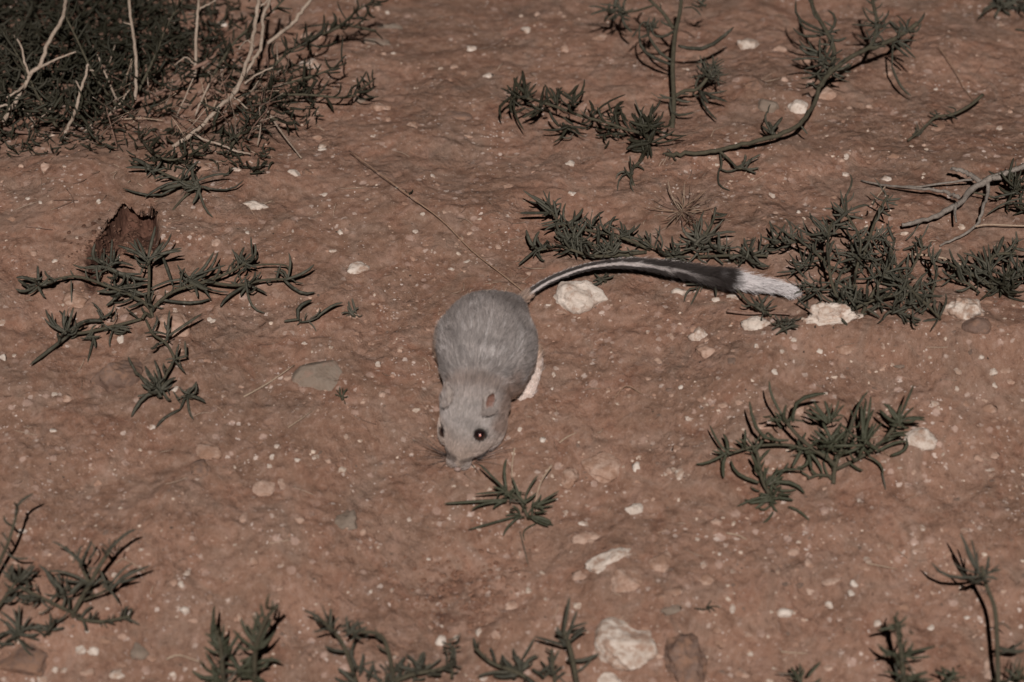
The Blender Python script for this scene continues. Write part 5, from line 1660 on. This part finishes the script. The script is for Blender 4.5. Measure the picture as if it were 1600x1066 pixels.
foot_c = np.array([rat_point(a, b, c) for a, b, c in ((836, 570, 6), (832, 588, 5), (826, 606, 4), (818, 624, 3))])
foot_c[:, 2] += g_mean
foot_c -= ROOT


def rat_colour(p, nrm):
    """coat colours by place on the body, with shade painted in at the neck, plus hair length and lay"""
    i_s, d_s = nearest_on(RAT_L, p)
    i_t, d_t = nearest_on(RAT_T, p)
    tail = (d_t < 0.0065) & (i_t > 7)
    u = i_s / (len(RAT_L) - 1)
    n3 = fbm(p / 0.009, 3, 12, 0.6)
    n4 = vnoise(p / 0.0025, 19)
    grey = np.array([0.232, 0.196, 0.177])
    buff = np.array([0.330, 0.205, 0.138])
    white = np.array([0.60, 0.50, 0.455])
    headc = np.array([0.272, 0.232, 0.210])
    col = np.tile(grey, (len(p), 1))
    hf = smooth(0.52, 0.66, u)[:, None]
    col = col * (1 - hf) + headc * hf
    low = smooth(0.029, 0.013, height(p))[:, None] * (1 - 0.55 * hf)
    col = col * (1 - low * 0.85) + buff * low * 0.85
    belly = smooth(0.0085, 0.0045, height(p))[:, None] * smooth(0.86, 0.78, u)[:, None]
    col = col * (1 - belly) + white * belly
    fold_shade = np.exp(-((u - 0.54) / 0.045) ** 2)[:, None] * 0.58  # shade of the fold behind the head, painted into the coat
    col = col * (1 - fold_shade) + np.array([0.20, 0.135, 0.105]) * fold_shade
    # pale cheek behind the whiskers, dark moustache line and pale upper lip
    ck = rat_point(772, 672, 12) + [0, 0, g_mean] - ROOT
    w = np.exp(-((p - ck) ** 2).sum(1) / 0.010 ** 2)[:, None] * 0.45
    col = col * (1 - w) + np.array([0.42, 0.36, 0.325]) * w
    wp = p + ROOT
    qx, qy = project(wp[:, 0], wp[:, 1], wp[:, 2])
    snout = smooth(0.74, 0.80, u)

    def stroke(line, width):
        best = np.full(len(p), 1e9)
        for (x0, y0), (x1, y1) in zip(line[:-1], line[1:]):
            dx, dy = x1 - x0, y1 - y0
            t = np.clip(((qx - x0) * dx + (qy - y0) * dy) / (dx * dx + dy * dy), 0, 1)
            best = np.minimum(best, np.hypot(qx - x0 - t * dx, qy - y0 - t * dy))
        return (smooth(width, width * 0.4, best) * snout)[:, None]

    w = stroke([(688, 697), (698, 710), (710, 718)], 7) * 0.75
    col = col * (1 - w) + np.array([0.050, 0.036, 0.031]) * w
    w = stroke([(722, 722), (740, 716), (760, 709), (768, 705)], 4.5) * 0.7
    col = col * (1 - w) + np.array([0.055, 0.040, 0.034]) * w
    w = stroke([(724, 731), (738, 727), (750, 720)], 6) * 0.75
    col = col * (1 - w) + np.array([0.34, 0.28, 0.25]) * w
    w = stroke([(702, 722), (712, 729)], 5) * 0.7
    col = col * (1 - w) + np.array([0.30, 0.245, 0.22]) * w
    neck_shade = [(806, 596), (797, 625), (789, 652), (781, 676)]  # painted shade down the flank between head and shoulder
    best = np.full(len(p), 1e9)
    for x0, y0 in [(a[0] + (b[0] - a[0]) * t, a[1] + (b[1] - a[1]) * t) for a, b in zip(neck_shade[:-1], neck_shade[1:]) for t in (0, 0.33, 0.66)]:
        best = np.minimum(best, np.hypot(qx - x0, qy - y0))
    w = (smooth(24, 6, best) * smooth(0.36, 0.46, u))[:, None] * 0.72
    col = col * (1 - w) + np.array([0.150, 0.088, 0.062]) * w
    for c, nn in eye_pos:
        w = smooth(0.0050, 0.0038, np.sqrt(((p - c) ** 2).sum(1)))[:, None]
        col = col * (1 - w) + np.array([0.018, 0.014, 0.012]) * w
    # hind foot
    i_f, d_f = nearest_on(foot_c, p)
    w = smooth(0.0075, 0.0055, d_f)[:, None] * smooth(0.012, 0.009, height(p))[:, None]
    col = col * (1 - w) + np.array([0.57, 0.445, 0.385]) * w
    footmask = w[:, 0] > 0.4
    # tail: dark above and below, a white line along the side, white brush at the end
    tt = i_t / (len(RAT_T) - 1)
    side = np.cross(tan_t[i_t], np.array([0, 0, 1.0]))
    side /= np.linalg.norm(side, axis=1)[:, None] + 1e-9
    upv = np.cross(side, tan_t[i_t])
    rad = p - RAT_T[i_t]
    rad = rad - tan_t[i_t] * (rad * tan_t[i_t]).sum(1)[:, None]
    rad /= np.linalg.norm(rad, axis=1)[:, None] + 1e-9
    ang = np.arctan2((rad * upv).sum(1), np.abs((rad * side).sum(1)))
    dark = np.array([0.046, 0.036, 0.032])
    tcol = np.tile(dark, (len(p), 1))
    width = 0.46 * smooth(0.72, 0.46, tt)
    mid_ang = 0.62 - 0.30 * tt
    stripe = smooth(width, width * 0.55, np.abs(ang - mid_ang))[:, None] * smooth(0.69, 0.52, tt)[:, None]
    tcol = tcol * (1 - stripe) + np.array([0.50, 0.43, 0.395]) * stripe
    brush = smooth(0.690, 0.745, tt + 0.03 * n4)[:, None]
    tcol = tcol * (1 - brush) + np.array([0.60, 0.54, 0.515]) * brush
    along = (p * tan_s[i_s]).sum(1)
    across = p - tan_s[i_s] * along[:, None]
    streak = vnoise(np.stack([across[:, 0] / 0.0010, across[:, 2] / 0.0010 + across[:, 1] / 0.003, along / 0.007], -1), 23) + 0.6 * fbm(p / 0.012, 2, 27)
    pale = (smooth(0.20, 0.9, streak) * smooth(0.62, 0.5, u) * smooth(0.02, 0.03, height(p)))[:, None] * 0.42
    col = col * (1 - pale) + np.array([0.54, 0.48, 0.45]) * pale
    top_dark = (smooth(0.030, 0.042, height(p)) * smooth(0.34, 0.15, u))[:, None] * 0.35
    col = col * (1 - top_dark) + np.array([0.15, 0.115, 0.10]) * top_dark
    col = col * (1 + 0.18 * n3[:, None] + 0.10 * n4[:, None])
    mix = (smooth(0.0085, 0.0060, d_t) * smooth(0.06, 0.10, tt))[:, None]
    mix = np.where((tt > 0.12)[:, None], np.where((d_t < 0.012)[:, None], 1.0, mix), mix)
    col = col * (1 - mix) + tcol * mix
    is_tail = mix[:, 0] > 0.5
    return np.clip(col, 0.008, 0.8), u, is_tail, tt, footmask, i_s, i_t


bcol, *_ = rat_colour(bco, bno)
ca_ = body_me.attributes.new('coat', 'FLOAT_COLOR', 'POINT')
ca_.data.foreach_set('color', np.concatenate([bcol * 0.85, np.ones((nv, 1))], 1).astype(np.float32).ravel())
m = Nodes('skin_coat')
nz = m.noise(m.coords(), 900.0, 3, 0.7)
base = m.n('ShaderNodeAttribute', attribute_name='coat').outputs['Color']
m.bump(nz, 0.5, 0.0006)
MAT['coat'] = m.finish(base, 0.85, 0.1)

rat = tag(empty('kangaroo_rat', ROOT), 'grey-brown kangaroo rat sniffing the soil, long dark tail with white tip', 'animal')
body_me.materials.clear()
body = link('body', body_me, MAT['coat'], rat)

# ears: thin cupped shells
m = Nodes('ear_skin')
gn = m.n('ShaderNodeNewGeometry')
nz = m.noise(m.coords(), 600.0, 3, 0.7)
inner = m.mix(m.ramp(nz, 0.35, 0.65), (0.120, 0.058, 0.043), (0.20, 0.105, 0.080))
m.bump(nz, 0.4, 0.0005)
MAT['ear'] = m.finish(inner, 0.7, 0.2)
m = Nodes('ear_back')
MAT['ear_back'] = m.finish((0.36, 0.30, 0.265), 0.85, 0.1)


def ear(px, py, z, out_dir, fwd_dir, wid, hgt, inner_mat, outer_mat):
    """a cup opening along fwd_dir, its tip along out_dir"""
    c = rat_point(px, py, z) + [0, 0, g_mean] - ROOT
    t = np.asarray(out_dir, float)
    t /= np.linalg.norm(t)
    w_ = np.asarray(fwd_dir, float)
    w_ = w_ - t * (w_ @ t)
    w_ /= np.linalg.norm(w_)
    s = np.cross(t, w_)
    NU, NV = 15, 11
    outer, inner_ = [], []
    for j in range(NV):
        q = j / (NV - 1)
        half = wid * 0.5 * (0.52 + 0.48 * math.sin(min(1, q * 1.5) * math.pi / 2)) * math.sqrt(max(0.0, 1 - max(0.0, (q - 0.45) / 0.56) ** 2.2))
        for i in range(NU):
            a = (i / (NU - 1) - 0.5) * 2
            roll = math.radians(95) * a * (1 - 0.45 * q)
            x = half * math.sin(roll) / max(0.25, math.sin(math.radians(95) * (1 - 0.45 * q)))
            dep = half * (math.cos(roll) - 0.35)
            pnt = c + t * (q * hgt) + s * x - w_ * dep
            outer.append(pnt)
            inner_.append(pnt + w_ * 0.00055 - s * 0.0004 * a)
    v = outer + inner_
    n0 = len(outer)
    f, mi = [], []
    for j in range(NV - 1):
        for i in range(NU - 1):
            k = j * NU + i
            f.append((k, k + 1, k + NU + 1, k + NU))
            mi.append(0)
            f.append((n0 + k, n0 + k + NU, n0 + k + NU + 1, n0 + k + 1))
            mi.append(1)
    edge = [j * NU for j in range(NV)] + [(NV - 1) * NU + i for i in range(1, NU)] + [j * NU + NU - 1 for j in range(NV - 2, -1, -1)]
    for a, b in zip(edge[:-1], edge[1:]):
        f.append((a, n0 + a, n0 + b, b))
        mi.append(0)
    me = mesh_from('ear', v, f)
    me.materials.append(MAT[outer_mat])
    me.materials.append(MAT[inner_mat])
    me.polygons.foreach_set('material_index', mi)
    o = bpy.data.objects.new('ear', me)
    COL.objects.link(o)
    o.parent = rat
    rim = [np.asarray(v[k]) for k in edge]
    EAR_RIM.append((np.array(rim), np.array(outer), t, w_, s))
    return o


EAR_RIM = []
ear(759, 641, 38.5, (0.34, 0.36, 0.87), (0.80, -0.58, 0.05), 0.0112, 0.0118, 'ear', 'ear_back')
ear(703, 628, 35.5, (-0.20, 0.45, 0.86), (-0.96, 0.10, 0.05), 0.0100, 0.0105, 'ear', 'ear_back')

# fur: combed hairs grown from the body's surface
body_me.calc_loop_triangles()
tri = np.empty(len(body_me.loop_triangles) * 3, np.int32)
body_me.loop_triangles.foreach_get('vertices', tri)
tri = tri.reshape(-1, 3)
ta, tb, tc = bco[tri[:, 0]], bco[tri[:, 1]], bco[tri[:, 2]]
area = np.linalg.norm(np.cross(tb - ta, tc - ta), axis=1)
cen = (ta + tb + tc) / 3
_, _, ctail, ctt, cfoot, _, _ = rat_colour(cen, cen)
wgt = area * np.where(ctail, np.where(ctt > 0.69, 9.0, 2.8), 1.0) * np.where(height(cen) < 0.003, 0.2, 1.0)
N_HAIR = 95000
pick = rng.choice(len(tri), N_HAIR, p=wgt / wgt.sum())
r1, r2 = np.sqrt(rng.random(N_HAIR)), rng.random(N_HAIR)
b0, b1, b2 = (1 - r1)[:, None], (r1 * (1 - r2))[:, None], (r1 * r2)[:, None]
hp = ta[pick] * b0 + tb[pick] * b1 + tc[pick] * b2
hn = bno[tri[pick, 0]] * b0 + bno[tri[pick, 1]] * b1 + bno[tri[pick, 2]] * b2
hn /= np.linalg.norm(hn, axis=1)[:, None]
hcol, hu, htail, htt, hfoot, hi_s, hi_t = rat_colour(hp, hn)
flow = np.where(htail[:, None], tan_t[hi_t], tan_s[hi_s])
# hair parts slightly to each side and swirls in tufts
tuft = np.stack([vnoise(hp / 0.0055, 51), vnoise(hp / 0.0055 + 9, 52), vnoise(hp / 0.0055 + 31, 53)], -1)
flow = flow + 0.38 * tuft * np.where(htail, 0.6, 1.0)[:, None] + 0.10 * rng.normal(size=hp.shape) + np.array([0, 0, -0.22]) * (~htail)[:, None]
flow -= hn * (flow * hn).sum(1)[:, None]
flow /= np.linalg.norm(flow, axis=1)[:, None] + 1e-9
length = np.where(hu > 0.60, 0.0026, 0.0052) * rng.uniform(0.7, 1.25, N_HAIR)
length = np.where(hu > 0.86, 0.0015, length)
length = np.where(hfoot, 0.0013, length)
tl = 0.0026 + 0.0075 * smooth(0.33, 0.70, htt)
tl = np.where(htt > 0.705, 0.0090 * rng.uniform(0.6, 1.2, N_HAIR), tl)
length = np.where(htail, tl * rng.uniform(0.75, 1.2, N_HAIR), length)
lift = np.where(htail, 0.36 + 0.08 * smooth(0.4, 0.7, htt) - 0.22 * smooth(0.69, 0.75, htt), 0.36) + np.where(htail, 0.16, 0.10) * rng.normal(size=N_HAIR)
lift = np.where(hu > 0.6, 0.24, lift) * np.where(hfoot, 0.5, 1.0)
keep = np.ones(N_HAIR, bool)
for c, nn in eye_pos:
    keep &= ((hp - c) ** 2).sum(1) > 0.0037 ** 2
KP = 4
tpar = np.linspace(0, 1, KP)
pts = hp[:, None, :] + length[:, None, None] * (flow[:, None, :] * (tpar * 0.95)[None, :, None] + hn[:, None, :] * (lift[:, None] * (tpar * 1.25 - 0.45 * tpar ** 2)[None])[:, :, None])
pts[:, :, 2] += np.maximum(0.0006 - height(pts), 0)
pts = pts[keep]
ear_pts = []
for rim, outer, t, w_, sd in EAR_RIM:
    pool = np.concatenate([np.repeat(rim, 5, axis=0), outer])
    src = pool[rng.integers(0, len(pool), 900)] + rng.normal(0, 0.0003, (900, 3))
    dr = t * 0.8 - w_ * 0.35 + rng.normal(0, 0.28, (900, 3))
    dr /= np.linalg.norm(dr, axis=1)[:, None]
    ln = rng.uniform(0.0009, 0.0022, 900)
    ear_pts.append(src[:, None, :] + dr[:, None, :] * (ln[:, None] * tpar[None])[:, :, None])
    foot_c_ = rim[0] * 0.5 + rim[-1] * 0.5
    src = foot_c_ + sd * rng.normal(0, 0.0030, (450, 1)) + w_ * rng.uniform(-0.001, 0.003, (450, 1)) - t * rng.uniform(0.0, 0.002, (450, 1))
    dr = t * 0.9 + w_ * 0.15 + rng.normal(0, 0.25, (450, 3))
    ln = rng.uniform(0.0020, 0.0042, 450)
    ear_pts.append(src[:, None, :] + dr[:, None, :] * (ln[:, None] * tpar[None])[:, :, None])
# the white brush: long loose hairs all round the end of the tail
NB = 6500
ib = (rng.triangular(0.675, 0.75, 0.90, NB) * (len(RAT_T) - 1)).astype(int)
rb = rng.normal(size=(NB, 3))
rb -= tan_t[ib] * (rb * tan_t[ib]).sum(1)[:, None]
rb /= np.linalg.norm(rb, axis=1)[:, None] + 1e-9
taper = np.interp(ib / (len(RAT_T) - 1), [0.68, 0.80, 0.92], [1.9, 1.5, 0.6]) / 1000
src = RAT_T[ib] + rb * (taper * np.sqrt(rng.uniform(0.1, 1.0, NB)))[:, None]
dr = tan_t[ib] + rb * rng.normal(0.14, 0.10, NB)[:, None] + rng.normal(0, 0.05, (NB, 3))
dr /= np.linalg.norm(dr, axis=1)[:, None]
ln = rng.uniform(0.006, 0.0125, NB)
bend = rb * (-0.10 * ln)[:, None]
brush_pts = src[:, None, :] + dr[:, None, :] * (ln[:, None] * tpar[None])[:, :, None] + bend[:, None, :] * (tpar ** 2)[None, :, None]
n_body = len(pts)
pts = np.concatenate([pts] + ear_pts + [brush_pts])
nh = len(pts)
n_ear = nh - n_body - NB
htail_k = np.concatenate([htail[keep], np.zeros(n_ear, bool), np.ones(NB, bool)])
hcol_k = np.concatenate([hcol[keep], np.tile(np.array([0.30, 0.245, 0.215]), (n_ear, 1)), np.tile(np.array([0.56, 0.505, 0.48]), (NB, 1))])
hc = bpy.data.hair_curves.new('fur')
hc.add_curves([KP] * nh)
hc.attributes['position'].data.foreach_set('vector', pts.astype(np.float32).ravel())
if 'radius' not in hc.attributes:
    hc.attributes.new('radius', 'FLOAT', 'POINT')
rad = np.tile(np.array([0.000075, 0.000075, 0.000058, 0.000015]), (nh, 1)) 
hc.attributes['radius'].data.foreach_set('value', rad.astype(np.float32).ravel())
grz = rng.random(nh)
hcv = hcol_k * np.array([1.13, 1.15, 1.19]) * (0.72 + 0.60 * rng.random((nh, 1)))
hcv = np.where((grz > 0.90)[:, None] & ~htail_k[:, None], hcv * 0.45, hcv)
hcv = np.where((grz < 0.10)[:, None] & ~htail_k[:, None], hcv * 1.5, hcv)
at_ = hc.attributes.new('coat', 'FLOAT_COLOR', 'CURVE')
at_.data.foreach_set('color', np.concatenate([np.clip(hcv, 0.005, 0.85), np.ones((nh, 1))], 1).astype(np.float32).ravel())
m = Nodes('fur')
MAT['fur'] = m.finish(m.n('ShaderNodeAttribute', attribute_name='coat').outputs['Color'], 0.6, 0.25)
hc.materials.append(MAT['fur'])
fur = bpy.data.objects.new('fur', hc)
COL.objects.link(fur)
fur.parent = rat

# eyes: wet dark balls
m = Nodes('eye')
MAT['eye'] = m.finish((0.012, 0.006, 0.006), 0.14, 0.8)
m.bsdf.inputs['Coat Weight'].default_value = 1.0
m.bsdf.inputs['Coat Roughness'].default_value = 0.10
m = Nodes('eyeshine_paint')
MAT['eyeshine'] = m.finish((0.75, 0.28, 0.22), 0.2, 0.5)
for (c, nn) in eye_pos:
    v, f = ICO[4]
    me = mesh_from('eye', v * 0.0037, f)
    o = link('eye', me, MAT['eye'], rat)
    o.location = c - nn * 0.0014
    # pink disc on the eyeball's front, painting in the flash's red eyeshine
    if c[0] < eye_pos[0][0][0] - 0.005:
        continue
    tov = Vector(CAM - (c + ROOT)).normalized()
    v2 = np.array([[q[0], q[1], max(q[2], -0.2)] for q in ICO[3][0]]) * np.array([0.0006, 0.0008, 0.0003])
    pm = link('eyeshine_disc', mesh_from('eyeshine_disc', v2, ICO[3][1]), MAT['eyeshine'], o)
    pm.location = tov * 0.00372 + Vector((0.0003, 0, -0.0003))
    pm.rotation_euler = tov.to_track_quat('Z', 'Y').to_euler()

# nose tip
v, f = ICO[3]
o = link('nose', mesh_from('nose', v * np.array([0.0021, 0.0017, 0.0015]), f), None, rat)
m = Nodes('nose_skin')
o.data.materials.append(m.finish((0.26, 0.18, 0.155), 0.5, 0.3))
o.location = rat_point(715, 733, 5.2) + [0, 0, g_mean] - ROOT

# whiskers
m = Nodes('whisker')
MAT['whisker'] = m.finish((0.035, 0.025, 0.022), 0.4, 0.3)
WH = [((698, 711, 8), (664, 694, 12), (622, 668, 14)), ((698, 712, 8), (668, 698, 10), (640, 684, 12)), ((697, 714, 7), (672, 706, 8), (640, 702, 8)), ((699, 716, 7), (676, 714, 7), (650, 716, 6)),
      ((700, 718, 6), (684, 722, 5), (668, 728, 4)), ((698, 710, 9), (676, 694, 14), (654, 676, 19)), ((702, 720, 6), (692, 728, 4), (686, 738, 2)),
      ((744, 716, 8), (780, 700, 11), (811, 684, 12)), ((746, 714, 8), (776, 698, 12), (800, 680, 16)), ((745, 718, 7), (772, 714, 8), (796, 713, 8)), ((744, 720, 7), (765, 722, 6), (786, 728, 5)),
      ((740, 722, 6), (754, 728, 4), (766, 738, 2)), ((746, 716, 8), (790, 704, 10), (830, 698, 10)), ((736, 724, 6), (744, 734, 3), (750, 744, 1.5)), ((742, 719, 7), (768, 709, 9), (790, 700, 11))]
for w in WH:
    q = np.array([rat_point(*p) for p in w]) + np.array([0, 0, g_mean]) - ROOT
    path = smooth_path(q, 5)
    v, f = tube_arrays(path, np.linspace(0.00027, 0.00008, len(path)), 4)
    link('whisker', mesh_from('whisker', v, f), MAT['whisker'], rat)
